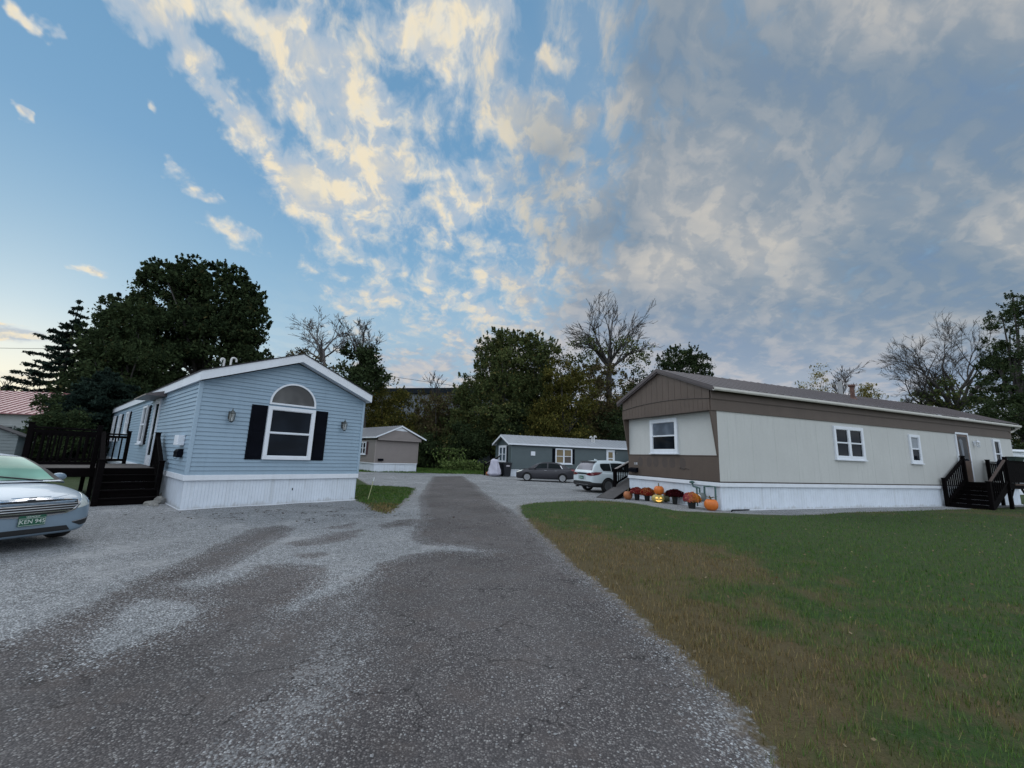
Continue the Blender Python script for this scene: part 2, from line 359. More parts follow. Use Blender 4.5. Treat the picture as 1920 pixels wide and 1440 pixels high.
def sdf(P,poly):           # signed distance, + inside
    x,y=P[:,0],P[:,1]; d=np.full(len(P),1e9); ins=np.zeros(len(P),bool)
    for a,b in zip(poly,np.roll(poly,-1,axis=0)):
        e=b-a; t=np.clip(((x-a[0])*e[0]+(y-a[1])*e[1])/max(e@e,1e-9),0,1)
        d=np.minimum(d,np.hypot(x-a[0]-t*e[0],y-a[1]-t*e[1]))
        c=((a[1]>y)!=(b[1]>y))&(x<(b[0]-a[0])*(y-a[1])/((b[1]-a[1]) if abs(b[1]-a[1])>1e-9 else 1e-9)+a[0]); ins^=c
    return np.where(ins,d,-d)
def polyline_d(P,pts):
    d=np.full(len(P),1e9)
    for a,b in zip(pts[:-1],pts[1:]):
        e=b-a; t=np.clip(((P-a)@e)/(e@e),0,1); d=np.minimum(d,np.hypot(*(P-a-t[:,None]*e).T))
    return d
def grow(a,b,step,mx,k): # coordinates growing outward
    o=[a]; s=step
    while o[-1]<b: s=min(s*k,mx); o.append(o[-1]+s)
    return o
def lumps(P,s,seed): # cheap smooth noise
    return np.array([mnoise.noise(Vector((p[0]*s+seed,p[1]*s-seed,seed*.37))) for p in P])
gx=np.array(sorted(set([round(v,4) for v in list(np.arange(-9,9.01,.11))+grow(9,900,.11,60,1.12)+[-v for v in grow(9,900,.11,60,1.12)]])))
gy=np.array([-30,-12,-6,-3,-1,0,.6]+list(np.arange(1.0,15.01,.10))+grow(15,44,.10,.35,1.02)+grow(44.4,2500,.4,200,1.25))
XX,YY=np.meshgrid(gx,gy); GP=np.stack([XX.ravel(),YY.ravel()],1)
fa=sdf(GP,ROADP)
for q in GRAV: fa=np.minimum(fa,-sdf(GP,q)*1.0)
for q in PATCH: fa=np.maximum(fa,sdf(GP,q))
fg=np.maximum(np.maximum(sdf(GP,LAWN),sdf(GP,PLOT)),-sdf(GP,YARD))
near=(np.abs(GP[:,0])<25)&(GP[:,1]<45)
spk=np.zeros(len(GP))
for pts,wd,am in (([(648,1105),(640,1200),(620,1270),(560,1330),(470,1420),(430,1500)],.36,.95),([(520,1165),(480,1190),(440,1215),(400,1245)],.28,.6),([(150,1235),(200,1225),(270,1205)],.3,.6),([(860,920),(850,960),(830,1000),(790,1035)],.35,.25),([(1150,1160),(1200,1210),(1260,1270),(1310,1330),(1350,1420)],.22,.34),([(1010,1000),(1050,1055),(1110,1110),(1160,1160)],.12,.5),([(700,1120),(690,1180),(700,1260)],.25,.45),([(905,925),(945,960),(990,1000)],.25,.6)):
    spk=np.maximum(spk,am*np.exp(-(polyline_d(GP,G2(pts))/wd)**2))
rough_=np.where(near,lumps(GP*1.0,.9,3.0)*.5+.5,0.5)
zz=gz(GP[:,0],GP[:,1])+np.where(near,(lumps(GP,.5,9.0)*.020+lumps(GP,1.7,5.0)*.010),0)
zz=zz+np.where(fg>0,np.minimum(fg*.12,.03),0)*sstep(0,.3,fg)
hills=sstep(120,700,GP[:,1])*6
zz=zz+hills*0
def lawn_tone(P):  # >0 dry brown turf, <0 green
    t=lumps(P,.35,21.)*.40+lumps(P,1.1,33.)*.55+lumps(P,2.6,13.)*.55+lumps(P,6.5,3.)*.3
    for (px,py,r,a) in ((1200,1040,1.6,.55),(1330,1060,1.5,.5),(1130,1090,.8,.55),(1220,1160,.7,.5),(1400,1230,.7,.42),(1520,1330,.5,.35),(1750,1330,.6,.25),(1480,1400,.3,-.35),(1620,1290,.6,-.35),(1450,1180,.5,-.3),(1850,1400,.5,-.4),(1060,1020,1.6,.4),
                        (1600,1000,3.2,-.95),(1850,1000,4,-.9),(1700,1080,1.6,-.6),(1350,1100,.9,-.35),(1150,960,2.5,-.75),(1350,1000,1.5,-.4),(1850,1200,1.2,-.6),(1040,965,1.2,-.5)):
        c=g(px,py)[:2]; t+=a*np.exp(-(((P-c)**2).sum(1))/(r*r))
    d=polyline_d(P,G2([(1480,1460),(1380,1320),(1280,1225),(1175,1135),(1125,1095),(1067,1050),(1025,1007),(985,975)]))
    return t+.42*np.exp(-(d/.45)**2)-.06
tone=np.where(near&(GP[:,0]>-1),lawn_tone(GP),-.5)
pc=G2([(712,945)])[0]; tone=np.where(np.hypot(GP[:,0]-pc[0],GP[:,1]-pc[1])<3.2,np.where(GP[:,1]<12.4,.5,-.6)+lumps(GP,1.0,3.)*.6,tone)
mg,nt,b=newmat('ground_mix'); v=obco(nt)
A=nt.attr('asphalt'); Gr=nt.attr('grassy'); S=nt.attr('speckle'); T=nt.attr('tone')
nA=nt.noise(v,2.2,6,.65); nF=nt.noise(v,16,4,.6); nL=nt.noise(v,.45,3,.5)
st1=nt.voro(v,74,out='Color'); st1d=nt.voro(v,74); st2=nt.voro(v,150,out='Color')
sg=nt.new('ShaderNodeSeparateColor'); nt.l.new(st1,sg.inputs[0]); r1=sg.outputs[0]; r2=sg.outputs[1]
sg2=nt.new('ShaderNodeSeparateColor'); nt.l.new(st2,sg2.inputs[0]); r3=sg2.outputs[0]
# asphalt: dark binder with exposed aggregate, worn purple-grey, hairline cracks
agg=nt.ramp(r1,[(0,(.050,.044,.046)),(.40,(.100,.089,.090)),(.68,(.165,.150,.147)),(.86,(.245,.23,.224)),(.97,(.40,.39,.38))])
agg=nt.mix(nt.ss(st1d,.36,.70),agg,(.032,.029,.031))
agg=nt.mix(nt.lin(nt.noise(v,.8,3,.6),.35,.65,.06,.42),agg,nt.mix(r3,(.065,.059,.060),(.225,.21,.208)))
agg=nt.mix(1.0,agg,nt.lin(nL,.3,.7,.78,1.22),'MULTIPLY')
agg=nt.mix(nt.m('MULTIPLY',nt.ss(nA,.48,.68),.40),agg,(.105,.084,.076))
agg=nt.mix(nt.lin(nt.noise(v,.33,4,.6),.35,.65,.0,.16),agg,(.235,.228,.226))
crv=nt.new('ShaderNodeVectorMath',operation='ADD'); sc_=nt.new('ShaderNodeVectorMath',operation='SCALE'); nt.l.new(nt.noise(v,3.0,4,.6,out=1),sc_.inputs[0]); sc_.inputs[3].default_value=.5
nt.l.new(v,crv.inputs[0]); nt.l.new(sc_.outputs[0],crv.inputs[1])
cr=nt.voro(crv.outputs[0],1.1,'DISTANCE_TO_EDGE'); crk=nt.m('MULTIPLY',nt.ss(cr,.014,.003),nt.ss(nt.noise(v,.9,2),.38,.54))
agg=nt.mix(nt.m('MULTIPLY',crk,.6),agg,(.012,.011,.011))
# gravel: pale crushed stone with fines
grv=nt.ramp(r1,[(0,(.13,.14,.145)),(.3,(.26,.27,.28)),(.65,(.37,.385,.40)),(.9,(.46,.475,.49)),(1,(.60,.61,.63))])
grv=nt.mix(nt.ss(st1d,.38,.75),grv,(.115,.115,.118))
grv=nt.mix(nt.m('MULTIPLY',nt.ss(nt.noise(v,1.1,4,.6),.50,.70),.7),grv,nt.mix(r3,(.26,.265,.27),(.40,.405,.41)))
grv=nt.mix(1.0,grv,nt.lin(nL,.3,.7,.85,1.12),'MULTIPLY')
dl=nt.noise(nt.map(v,rot=(0,0,.4),sc=(1,2.2,1)),3.2,5,.7)
grv=nt.mix(nt.m('MULTIPLY',nt.ss(dl,.60,.70),.22),grv,(.055,.045,.040))
# soil and thatch under the grass
gm=nt.noise(v,9,5,.72); grv=nt.mix(1.0,grv,nt.lin(gm,.3,.7,.76,1.36),'MULTIPLY')
lit=nt.m('MULTIPLY',nt.ss(nt.noise(v,12,4,.7),.60,.68),nt.ss(nt.noise(v,.7,2),.50,.60)); grv=nt.mix(nt.m('MULTIPLY',lit,.7),grv,(.050,.040,.034))
soil=nt.mix(nt.ss(T,-.45,.35),(.032,.062,.016),(.092,.072,.034))
soil=nt.mix(nt.m('MULTIPLY',nt.ss(nF,.45,.65),.5),soil,nt.mix(r3,(.030,.024,.014),(.15,.115,.062)))
# mixing masks, ragged at the stones
aw=nt.m('ADD',nt.m('ADD',A,nt.m('MULTIPLY',nt.m('SUBTRACT',nA,.5),.50)),nt.m('MULTIPLY',nt.m('SUBTRACT',r2,.5),.16))
am=nt.ss(aw,-.05,.07)
loose=nt.m('GREATER_THAN',nt.m('ADD',nt.m('MULTIPLY',S,nt.lin(nA,.3,.65,.25,1.25)),nt.m('MULTIPLY',nt.m('SUBTRACT',nF,.5),.35)),nt.lin(r2,0,1,.22,1.25))
edge=nt.m('MULTIPLY',nt.m('GREATER_THAN',nt.lin(aw,0,.26,.42,0),r2),am)
am=nt.m('MULTIPLY',am,nt.m('SUBTRACT',1.0,nt.m('MAXIMUM',loose,edge)))
c=nt.mix(am,nt.mix(nt.m('MULTIPLY',loose,nt.ss(aw,0,.2)),grv,nt.mix(.45,grv,agg)),agg)
gw=nt.m('ADD',nt.m('ADD',Gr,nt.m('MULTIPLY',nt.m('SUBTRACT',nA,.5),.30)),nt.m('MULTIPLY',nt.m('SUBTRACT',nF,.5),.22))
dirt=nt.m('MULTIPLY',nt.ss(gw,-.20,-.02),.75)
c=nt.mix(nt.m('MULTIPLY',dirt,nt.ss(nF,.35,.6)),c,(.15,.125,.10))
c=nt.mix(nt.ss(gw,-.05,.05),c,soil)
nt.put(b.inputs['Base Color'],c); b.inputs['Roughness'].default_value=.9; b.inputs['Specular IOR Level'].default_value=.25
bp=nt.new('ShaderNodeBump'); bp.inputs['Strength'].default_value=.75; bp.inputs['Distance'].default_value=.012
nt.put(bp.inputs['Height'],nt.m('ADD',nt.m('MULTIPLY',nt.ss(st1d,.75,.1),nt.lin(r2,0,1,.3,1)),nt.m('MULTIPLY',nF,.6))); nt.l.new(bp.outputs[0],b.inputs['Normal'])
nx,ny=len(gx),len(gy)
I=np.arange(nx*ny).reshape(ny,nx)
quads=np.stack([I[:-1,:-1],I[:-1,1:],I[1:,1:],I[1:,:-1]],-1).reshape(-1,4)
qa=fa[quads].mean(1); qg=fg[quads].mean(1); qx=GP[quads][:,:,0].mean(1); qy=GP[quads][:,:,1].mean(1)
inyard=(np.abs(qx)<32)&(qy<45)&(qy>-12)
cls=np.where(qg>0.0,np.where((qx>0)&(qy<19)&(qx<32),2,np.where(inyard&(qy<14)&(qx>-7)&(qx<0),4,0)),np.where(qa>-.12,1,3))
cls=np.where((cls==3)&~inyard,0,cls)
def sub_ground(name,k):
    q=quads[cls==k]; ids,inv=np.unique(q,return_inverse=True); q=inv.reshape(-1,4)
    me=bpy.data.meshes.new(name); vs=np.stack([GP[ids,0],GP[ids,1],zz[ids]],1)
    me.vertices.add(len(ids)); me.vertices.foreach_set('co',vs.ravel()); me.loops.add(q.size); me.loops.foreach_set('vertex_index',q.ravel())
    me.polygons.add(len(q)); me.polygons.foreach_set('loop_start',np.arange(0,q.size,4)); me.polygons.foreach_set('loop_total',np.full(len(q),4))
    me.update(); me.polygons.foreach_set('use_smooth',[True]*len(q))
    for an,arr in (('asphalt',fa),('grassy',fg),('speckle',spk),('tone',tone)):
        a=me.attributes.new(an,'FLOAT','POINT'); a.data.foreach_set('value',arr[ids].astype(np.float32))
    me.materials.append(mg); o=bpy.data.objects.new(name,me); COL.objects.link(o); return tag(o,kind='structure')
sub_ground('ground',0); sub_ground('road',1); sub_ground('lawn',2); sub_ground('gravel_yard',3); sub_ground('grass_verge',4)
def ground_z(x,y): # height of the built ground
    i=min(max(np.searchsorted(gx,x)-1,0),nx-2); j=min(max(np.searchsorted(gy,y)-1,0),ny-2)
    Z=zz.reshape(ny,nx); tx=(x-gx[i])/(gx[i+1]-gx[i]); ty=(y-gy[j])/(gy[j+1]-gy[j])
    return float((Z[j,i]*(1-tx)+Z[j,i+1]*tx)*(1-ty)+(Z[j+1,i]*(1-tx)+Z[j+1,i+1]*tx)*ty)

# ------------------------------------------------------------------ cards of leaf/blade geometry from arrays
def quads_obj(name,V,material,parent=None,attrs=None,nv=4):
    n=len(V)//nv; me=bpy.data.meshes.new(name)
    me.vertices.add(len(V)); me.vertices.foreach_set('co',np.asarray(V,np.float32).ravel())
    me.loops.add(len(V)); me.loops.foreach_set('vertex_index',np.arange(len(V),dtype=np.int32))
    me.polygons.add(n); me.polygons.foreach_set('loop_start',np.arange(0,len(V),nv,dtype=np.int32)); me.polygons.foreach_set('loop_total',np.full(n,nv,np.int32))
    me.update()
    for k,a in (attrs or {}).items():
        at_=me.attributes.new(k,'FLOAT','FACE'); at_.data.foreach_set('value',np.asarray(a,np.float32))
    me.materials.append(material); o=bpy.data.objects.new(name,me); COL.objects.link(o)
    if parent is not None: o.parent=parent
    return o
def blades(P,tn,hmin,hmax,wd,lean=.6):
    n=len(P); h=rng.uniform(hmin,hmax,n); a=rng.uniform(0,2*PI,n); l=rng.uniform(.1,lean,n)*h; b=a+rng.uniform(-.8,.8,n)+PI/2
    base=P; dx=np.stack([np.cos(b),np.sin(b),np.zeros(n)],1)*(wd[:,None] if hasattr(wd,'__len__') else wd)/2
    tip=base+np.stack([np.cos(a)*l,np.sin(a)*l,h],1)
    V=np.stack([base-dx,base+dx,tip],1).reshape(-1,3); return V
mgr,nt,b=newmat('turf_blade'); t=nt.attr('tint'); d=nt.attr('tint2')
gcol_=nt.ramp(t,[(0,(.034,.082,.014)),(.5,(.062,.138,.025)),(1,(.115,.188,.044))]); bcol_=nt.ramp(t,[(0,(.076,.052,.020)),(.5,(.170,.120,.050)),(1,(.32,.24,.115))])
nt.put(b.inputs['Base Color'],nt.mix(d,gcol_,bcol_)); b.inputs['Roughness'].default_value=.7; b.inputs['Specular IOR Level'].default_value=.15
def turf(name,poly,n,x0,x1,y0,y1,falloff,hs,wdk,tonefn,vis=True):
    P=np.stack([rng.uniform(x0,x1,n),rng.uniform(y0,y1,n)],1)
    sd_=sdf(P,poly); P=P[sd_>-.25]; sd_=sdf(P,poly)+.16*lumps(P,2.2,4.)+.10*lumps(P,7.,8.); P=P[(sd_>0)|((sd_>-.12)&(rng.random(len(P))<.12))]; cl_=lumps(P,5.5,17.); P=P[rng.random(len(P))<np.clip(.80+cl_*1.1,.25,1)]
    dd=np.hypot(P[:,0],P[:,1]); P=P[rng.random(len(P))<np.clip((falloff/dd)**1.7,0,1)]; dd=np.hypot(P[:,0],P[:,1])
    if vis:
        d3=np.stack([P[:,0],P[:,1],np.full(len(P),-EYE)],1)@CR.T; ok=(d3[:,2]>.1)&(np.abs(d3[:,0]/d3[:,2])<1.42)&(d3[:,1]/d3[:,2]>-1.1); P=P[ok]; dd=dd[ok]
    Z=np.array([ground_z(x,y) for x,y in P])
    tn=tonefn(P); s=(dd/3.0)**.55; s=np.clip(s,.8,3)
    V=blades(np.stack([P[:,0],P[:,1],Z-.004],1),tn,hs[0],hs[1],wdk*s)
    dry=np.clip(.29+tn*.85+rng.normal(0,.30,len(P)),0,1)
    o=quads_obj(name,V,mgr,None,{'tint':rng.random(len(P)),'tint2':dry},3); return o
def tone_sub(P):
    return lawn_tone(P)
lg=turf('lawn_grass',LAWN,950000,.4,26,1.2,18.5,4.6,(.028,.075),.0046,tone_sub); tag(lg,kind='stuff')
pg=turf('verge_grass',PLOT,60000,-8.5,-2,9.0,21,14,(.03,.07),.010,lambda P:np.where(P[:,1]<13.3,.45,-.5)+lumps(P,1.0,3.)*.6,False); tag(pg,kind='stuff')
bgp=np.array([(-22,33),(-3.4,39.0),(1.5,38.6),(3,56),(-26,56)],float)
bg_=turf('back_grass',bgp,90000,-26,4,33,56,40,(.05,.16),.03,lambda P:-.55+lumps(P,.4,7.)*.45,False); tag(bg_,kind='stuff')
# ------------------------------------------------------------------ house kit
def siding(mb,F,a0,a1,z0,z1,course=.112,gable=None,lap=.022,out=.004):
    """lap siding with real butt edges; gable=(apex_a,apex_z) clips courses to a triangle above z1"""
    def row(za,zb,l0,r0,l1,r1):
        mb.add([F(l0,out+lap,za),F(r0,out+lap,za),F(r1,out,zb),F(l1,out,zb),F(l0,0,za),F(r0,0,za)],[(0,1,2,3),(4,5,1,0)])
    z=z0
    while z<z1-1e-4:
        zb=min(z+course,z1); row(z,zb,a0,a1,a0,a1); z=zb
    if gable:
        am,zt=gable
        def lr(zq): k=(zq-z1)/(zt-z1); return a0+(am-a0)*k,a1+(am-a1)*k
        while z<zt-1e-3:
            zb=min(z+course,zt); l0,r0=lr(z); l1,r1=lr(zb); row(z,zb,l0,r0,l1,r1); z=zb
def ribbed(mb,F,a0,a1,z0,z1,pitch=.125,d=.012,base=0.0):
    a=a0;i=0
    xs=[a0]; 
    while xs[-1]<a1-1e-4: xs.append(min(xs[-1]+pitch,a1))
    for l,r in zip(xs[:-1],xs[1:]):
        m=l+(r-l)*.78
        mb.add([F(l,base+d,z0),F(m,base+d,z0),F(m,base+d,z1),F(l,base+d,z1),F(m,base,z0),F(r,base,z0),F(r,base,z1),F(m,base,z1),F(r,base+d,z0),F(r,base+d,z1)],[(0,1,2,3),(1,4,7,2),(4,5,6,7),(5,8,9,6)])
def fbox(mb,F,a0,a1,o0,o1,z0,z1): mb.box(a0,a1,o0,o1,z0,z1,F)
def window(parent,F,a0,a1,z0,z1,style='hung',fw=.075,glass=None,base=.05,frame=None,label=None,blind=None,sill=True):
    frame=frame or M_white; glass=glass or M_glass; o0,o1=base-.02,base+.05
    mb=MB()
    fbox(mb,F,a0,a0+fw,o0,o1,z0,z1); fbox(mb,F,a1-fw,a1,o0,o1,z0,z1)
    fbox(mb,F,a0+fw,a1-fw,o0,o1,z1-fw,z1); fbox(mb,F,a0+fw,a1-fw,o0,o1,z0,z0+fw)
    cols=[(a0+fw,a1-fw)]
    if style=='double':
        m=(a0+a1)/2; fbox(mb,F,m-fw*.55,m+fw*.55,o0,o1-.004,z0+fw,z1-fw); cols=[(a0+fw,m-fw*.55),(m+fw*.55,a1-fw)]
    wn=mb.build('window',frame,parent,bevel=.006,label=label)
    zm=(z0+z1)/2
    rl=MB()
    for l,r in cols:
        fbox(rl,F,l,r,o0+.005,o1-.012,zm-.014,zm+.014)
        s=.016
        for (p,q) in ((z0+fw,zm-.014),(zm+.014,z1-fw)):
            fbox(rl,F,l,l+s,o0+.005,o1-.020,p,q); fbox(rl,F,r-s,r,o0+.005,o1-.020,p,q)
            fbox(rl,F,l+s,r-s,o0+.005,o1-.020,p,p+s); fbox(rl,F,l+s,r-s,o0+.005,o1-.020,q-s,q)
    rl.build('sash',frame,wn)
    for i,(l,r) in enumerate(cols):
        for j,(p,q) in enumerate(((z0+fw,zm-.014),(zm+.014,z1-fw))):
            gm=glass[i*2+j] if isinstance(glass,(list,tuple)) else glass
            pm=MB(); fbox(pm,F,l+.016,r-.016,o0+.006,o0+.016,p+.016,q-.016); pm.build('pane',gm,wn)
    if sill:
        sm=MB(); fbox(sm,F,a0-.03,a1+.03,o0,o1+.045,z0-.05,z0-.002); sm.build('sill',frame,wn,bevel=.006)
    return wn
def shutter(parent,F,a0,a1,z0,z1,m,base=.02):
    mb=MB(); fbox(mb,F,a0,a1,base-.01,base+.022,z0,z1); f=.045; zm=z0+(z1-z0)*.5
    for p,q in ((z0+f,zm-f/2),(zm+f/2,z1-f)):
        fbox(mb,F,a0+f,a1-f,base+.022,base+.028,p,q); fbox(mb,F,a0+f*1.7,a1-f*1.7,base+.028,base+.036,p+f*.7,q-f*.7)
    return mb.build('shutter',m,parent,bevel=.003)
def gable_roof(x0,x1,y0,y1,ze,zr,ym,th,ribs=0,ribh=.025,axis='x',drop=.0):
    """pitched slab, ridge along axis x (or y when axis='y'); (y0,y1) across; eaves at ze"""
    sw=(lambda a,b,z:(a,b,z)) if axis=='x' else (lambda a,b,z:(b,a,z))
    mb=MB()
    for ya,yb,za,zb in ((y0,ym,ze,zr),(ym,y1,zr,ze-drop)):
        mb.add([sw(x0,ya,za),sw(x1,ya,za),sw(x1,yb,zb),sw(x0,yb,zb),sw(x0,ya,za-th),sw(x1,ya,za-th),sw(x1,yb,zb-th),sw(x0,yb,zb-th)],[(0,1,2,3),(7,6,5,4),(0,4,5,1),(1,5,6,2),(2,6,7,3),(3,7,4,0)])
        if ribs:
            n=int((x1-x0)/ribs)
            for i in range(n+1):
                x=x0+ribs*i+.01
                if x>x1-.04: break
                mb.add([sw(x,ya,za+.001),sw(x+.03,ya,za+.001),sw(x+.03,yb,zb+.001),sw(x,yb,zb+.001),sw(x+.006,ya,za+ribh),sw(x+.024,ya,za+ribh),sw(x+.024,yb,zb+ribh),sw(x+.006,yb,zb+ribh)],[(4,5,6,7),(0,4,7,3),(1,2,6,5),(0,1,5,4),(3,7,6,2)])
    return mb
def wall_lamp(parent,F,a,z,s=1.0,mt=None):
    mb=MB(); mt=mt or M_metal
    def T(da,o,dz): return F(a+da*s,.02+o*s,z+dz*s)
    fbox(mb,lambda p,q,r_:T(p,q,r_),-.055,.055,0,.025,-.10,.10)
    mb.tube([T(0,.02,.05),T(0,.08,.12),T(0,.13,.12)],.012*s,6)
    for zz_,r0,r1 in ((-.13,.03,.055),(.07,.075,.02)):
        pass
    def ring(r,zq): return [T(r*math.cos(i*PI/3),.13+r*math.sin(i*PI/3),zq) for i in range(6)]
    rs=[ring(.02,-.19),ring(.05,-.165),ring(.055,-.155)]
    vs=sum(rs,[]);fs=[tuple(range(6))]
    for i in range(2):
        for k in range(6): fs.append((i*6+k,i*6+(k+1)%6,i*6+6+(k+1)%6,i*6+6+k))
    fs.append(tuple(range(12,18))); mb.add(vs,fs)
    rs=[ring(.085,.045),ring(.05,.09),ring(.015,.125),ring(.01,.17)]
    vs=sum(rs,[]);fs=[tuple(range(6))]
    for i in range(3):
        for k in range(6): fs.append((i*6+k,i*6+(k+1)%6,i*6+6+(k+1)%6,i*6+6+k))
    fs.append(tuple(range(18,24))); mb.add(vs,fs)
    for i in range(6):
        p=ring(.055,-.155)[i];q=ring(.075,.045)[i]; mb.tube([p,q],.007*s,4)
    lamp=mb.build('wall_lantern',mt,parent)
    gb=MB(); r0=ring(.045,-.15);r1=ring(.062,.04); gb.add(r0+r1,[tuple(range(6)),tuple(range(6,12))]+[(k,(k+1)%6,6+(k+1)%6,6+k) for k in range(6)])
    gb.build('lamp_glass',M_lampglass,lamp)
    bb=MB(); bb.tube([T(0,.13,-.15),T(0,.13,-.07)],[.016*s,.012*s],6); bb.build('bulb',M_white,lamp)
    return lamp
M_lampglass,_nt,_b=newmat('lantern_glass')
_b.inputs['Base Color'].default_value=(.6,.62,.6,1); _b.inputs['Alpha'].default_value=.35; _b.inputs['Roughness'].default_value=.1
def mailbox(F,a,z,parentthing,w_=.36,h=.2,d=.13,lbl=''):
    t=parentthing
    mb=MB(); fbox(mb,F,a,a+w_,.02,.02+d,z,z+h*.72); mb.prism([(0,h*.72),(d,h*.66),(d*.75,h*.92),(0,h)],lambda o,q:F(a,.02+o,z+q),lambda o,q:F(a+w_,.02+o,z+q)); mb.build('box',M_black,t,bevel=.006)
    l=MB(); fbox(l,F,a+.02,a+w_-.02,.02+d,.03+d,z+h*.52,z+h*.62); l.build('lid',M_black,t)
    for q in (.1,.26):
        m2=MB(); m2.tube([F(a+q,.02+d*.5,z),F(a+q,.02+d*.9,z-.05),F(a+q,.02+d*1.1,z-.02)],.006,5); m2.build('paper_hook',M_black,t)
def gooseneck(mb,p,h,r=.045,rad=.11,dx=Vector((1,0,0))):
    p=Vector(p); pts=[p-Vector((0,0,.2)),p+Vector((0,0,h))]
    for i in range(1,9):
        a=PI*i/8; pts.append(p+Vector((0,0,h))+dx*rad*(1-math.cos(a))+Vector((0,0,rad*math.sin(a))))
    pts.append(pts[-1]-Vector((0,0,.05))); mb.tube(pts,r,8)

# ------------------------------------------------------------------ blue mobile home on the left
LA=R(48.57); LO=Vector((-7.65*K,9.916*K,0)); LW=4.337*K; LD=19.05*K; zt0,zt1=.67*K,.80*K; lwt=3.075*K; lridge=3.93*K; lym=2.19*K
Lm=Matrix.Translation(LO)@Matrix.Rotation(LA,4,'Z')
L=thing('mobile_home','pale blue mobile home with an arched front window and black shutters','house',LO,LA)
mb=MB(); siding(mb,F0,0,LW,zt1,lwt,gable=(lym,lridge)); siding(mb,F1,0,LD,zt1,lwt)
mb.add([(LW,0,zt1),(LW,LD,zt1),(LW,LD,lwt),(LW,0,lwt),(0,LD,zt1),(0,LD,lwt),(lym,LD,lridge)],[(0,1,2,3),(1,4,5,6,2)]); mb.build('wall',M_blue,L,recalc=False)
mb=MB(); mb.box(-.034,.055,-.034,.06,zt1,lwt); mb.build('corner_trim',M_bluetrim,L,bevel=.008)
mb=MB(); mb.box(LW-.05,LW+.03,-.034,.06,zt1,lwt); mb.build('corner_trim',M_bluetrim,L,bevel=.008)
mb=MB(); ribbed(mb,F0,0,LW,-.05,zt0,.078,.010,-.03); ribbed(mb,F1,0.03,LD,-.05,zt0,.078,.010,-.03); mb.box(LW-.04,LW-.031,.03,LD,-.05,zt0); mb.box(.04,LW-.05,LD-.01,LD,-.05,zt0); mb.build('skirting',M_skirt,L,recalc=False)
mb=MB(); mb.box(-.045,LW+.02,-.045,.0,zt0,zt1); mb.box(-.045,0,0.001,LD,zt0,zt1); mb.box(-.03,LW+.01,-.03,-.016,-.04,.02); mb.box(-.03,-.016,-.014,LD,-.04,.02); mb.build('skirting_cap',M_white,L,bevel=.006)
ov=.32; ex=.10; le=3.05*K; fh=.245
def lslope(x): return (lridge+.02+ (le-lridge-.02)*abs(x-lym)/(lym+ex if x<lym else LW+ex-lym))
mb=gable_roof(-ov-.02,LD+.3,-ex-.02,LW+ex+.02,le+fh+.02,lridge+fh+.045,lym,.03,axis='y'); mb.build('roof',M_shingle,L)
mb=MB()
for xa,xb in ((-ex,lym),(lym,LW+ex)):
    za,zb=lslope(xa),lslope(xb)
    mb.add([(xa,-ov,za),(xb,-ov,zb),(xb,-ov,zb+fh),(xa,-ov,za+fh),(xa,-ov+.025,za),(xb,-ov+.025,zb),(xb,-ov+.025,zb+fh),(xa,-ov+.025,za+fh)],[(0,1,2,3),(7,6,5,4),(0,4,5,1),(3,2,6,7),(0,3,7,4),(1,5,6,2)])
mb.box(-ex,-ex+.025,-ov+.026,LD+.3,le,le+fh); mb.box(LW+ex-.025,LW+ex,-ov+.026,LD+.3,le,le+fh); mb.build('fascia',M_white,L)
mb=MB()
for xa,xb in ((-ex+.026,lym),(lym,LW+ex-.026)):
    za,zb=lslope(xa)+.012,lslope(xb)+.012
    for i in range(4):
        y0=-ov+.03+i*.075; mb.add([(xa,y0,za),(xb,y0,zb),(xb,y0+.068,zb),(xa,y0+.068,za),(xa,y0+.068,za+.01),(xb,y0+.068,zb+.01),(xb,y0+.075,zb+.01),(xa,y0+.075,za+.01)],[(0,1,2,3),(3,2,5,4),(4,5,6,7)])
mb.box(-ex+.026,-.002,0,LD+.2,le+.01,le+.02); mb.build('soffit',M_white,L,recalc=False)
# arched window
am=2.18*K; ar=.62*K; az0=2.73*K
def arcpts(r,n=22): return [(am+r*math.cos(PI-PI*i/n),az0+r*.965*math.sin(PI*i/n)) for i in range(n+1)]
mb=MB(); o1=arcpts(ar); o2=arcpts(ar-.05)
for i in range(len(o1)-1):
    mb.prism([o1[i],o1[i+1],o2[i+1],o2[i]],lambda a,z:F0(a,0,z),lambda a,z:F0(a,.07,z))
fbox(mb,F0,am-ar,am+ar,0,.07,az0-.05,az0+.001); aw_=mb.build('arched_window',M_white,L)
mb=MB(); mb.prism(arcpts(ar-.05),lambda a,z:F0(a,.024,z),lambda a,z:F0(a,.034,z)); mb.build('pane',M_archglass,aw_)
wl,wr,wb,wt=1.545*K,2.805*K,1.195*K,2.635*K
window(L,F0,wl,wr,wb,wt,fw=.10,sill=False)
shutter(L,F0,1.155*K,1.535*K,1.19*K,2.63*K,M_black); shutter(L,F0,2.815*K,3.19*K,1.19*K,2.63*K,M_black)
wall_lamp(L,F0,.71*K,2.29*K,1.05); wall_lamp(L,F0,3.69*K,2.28*K,1.05)
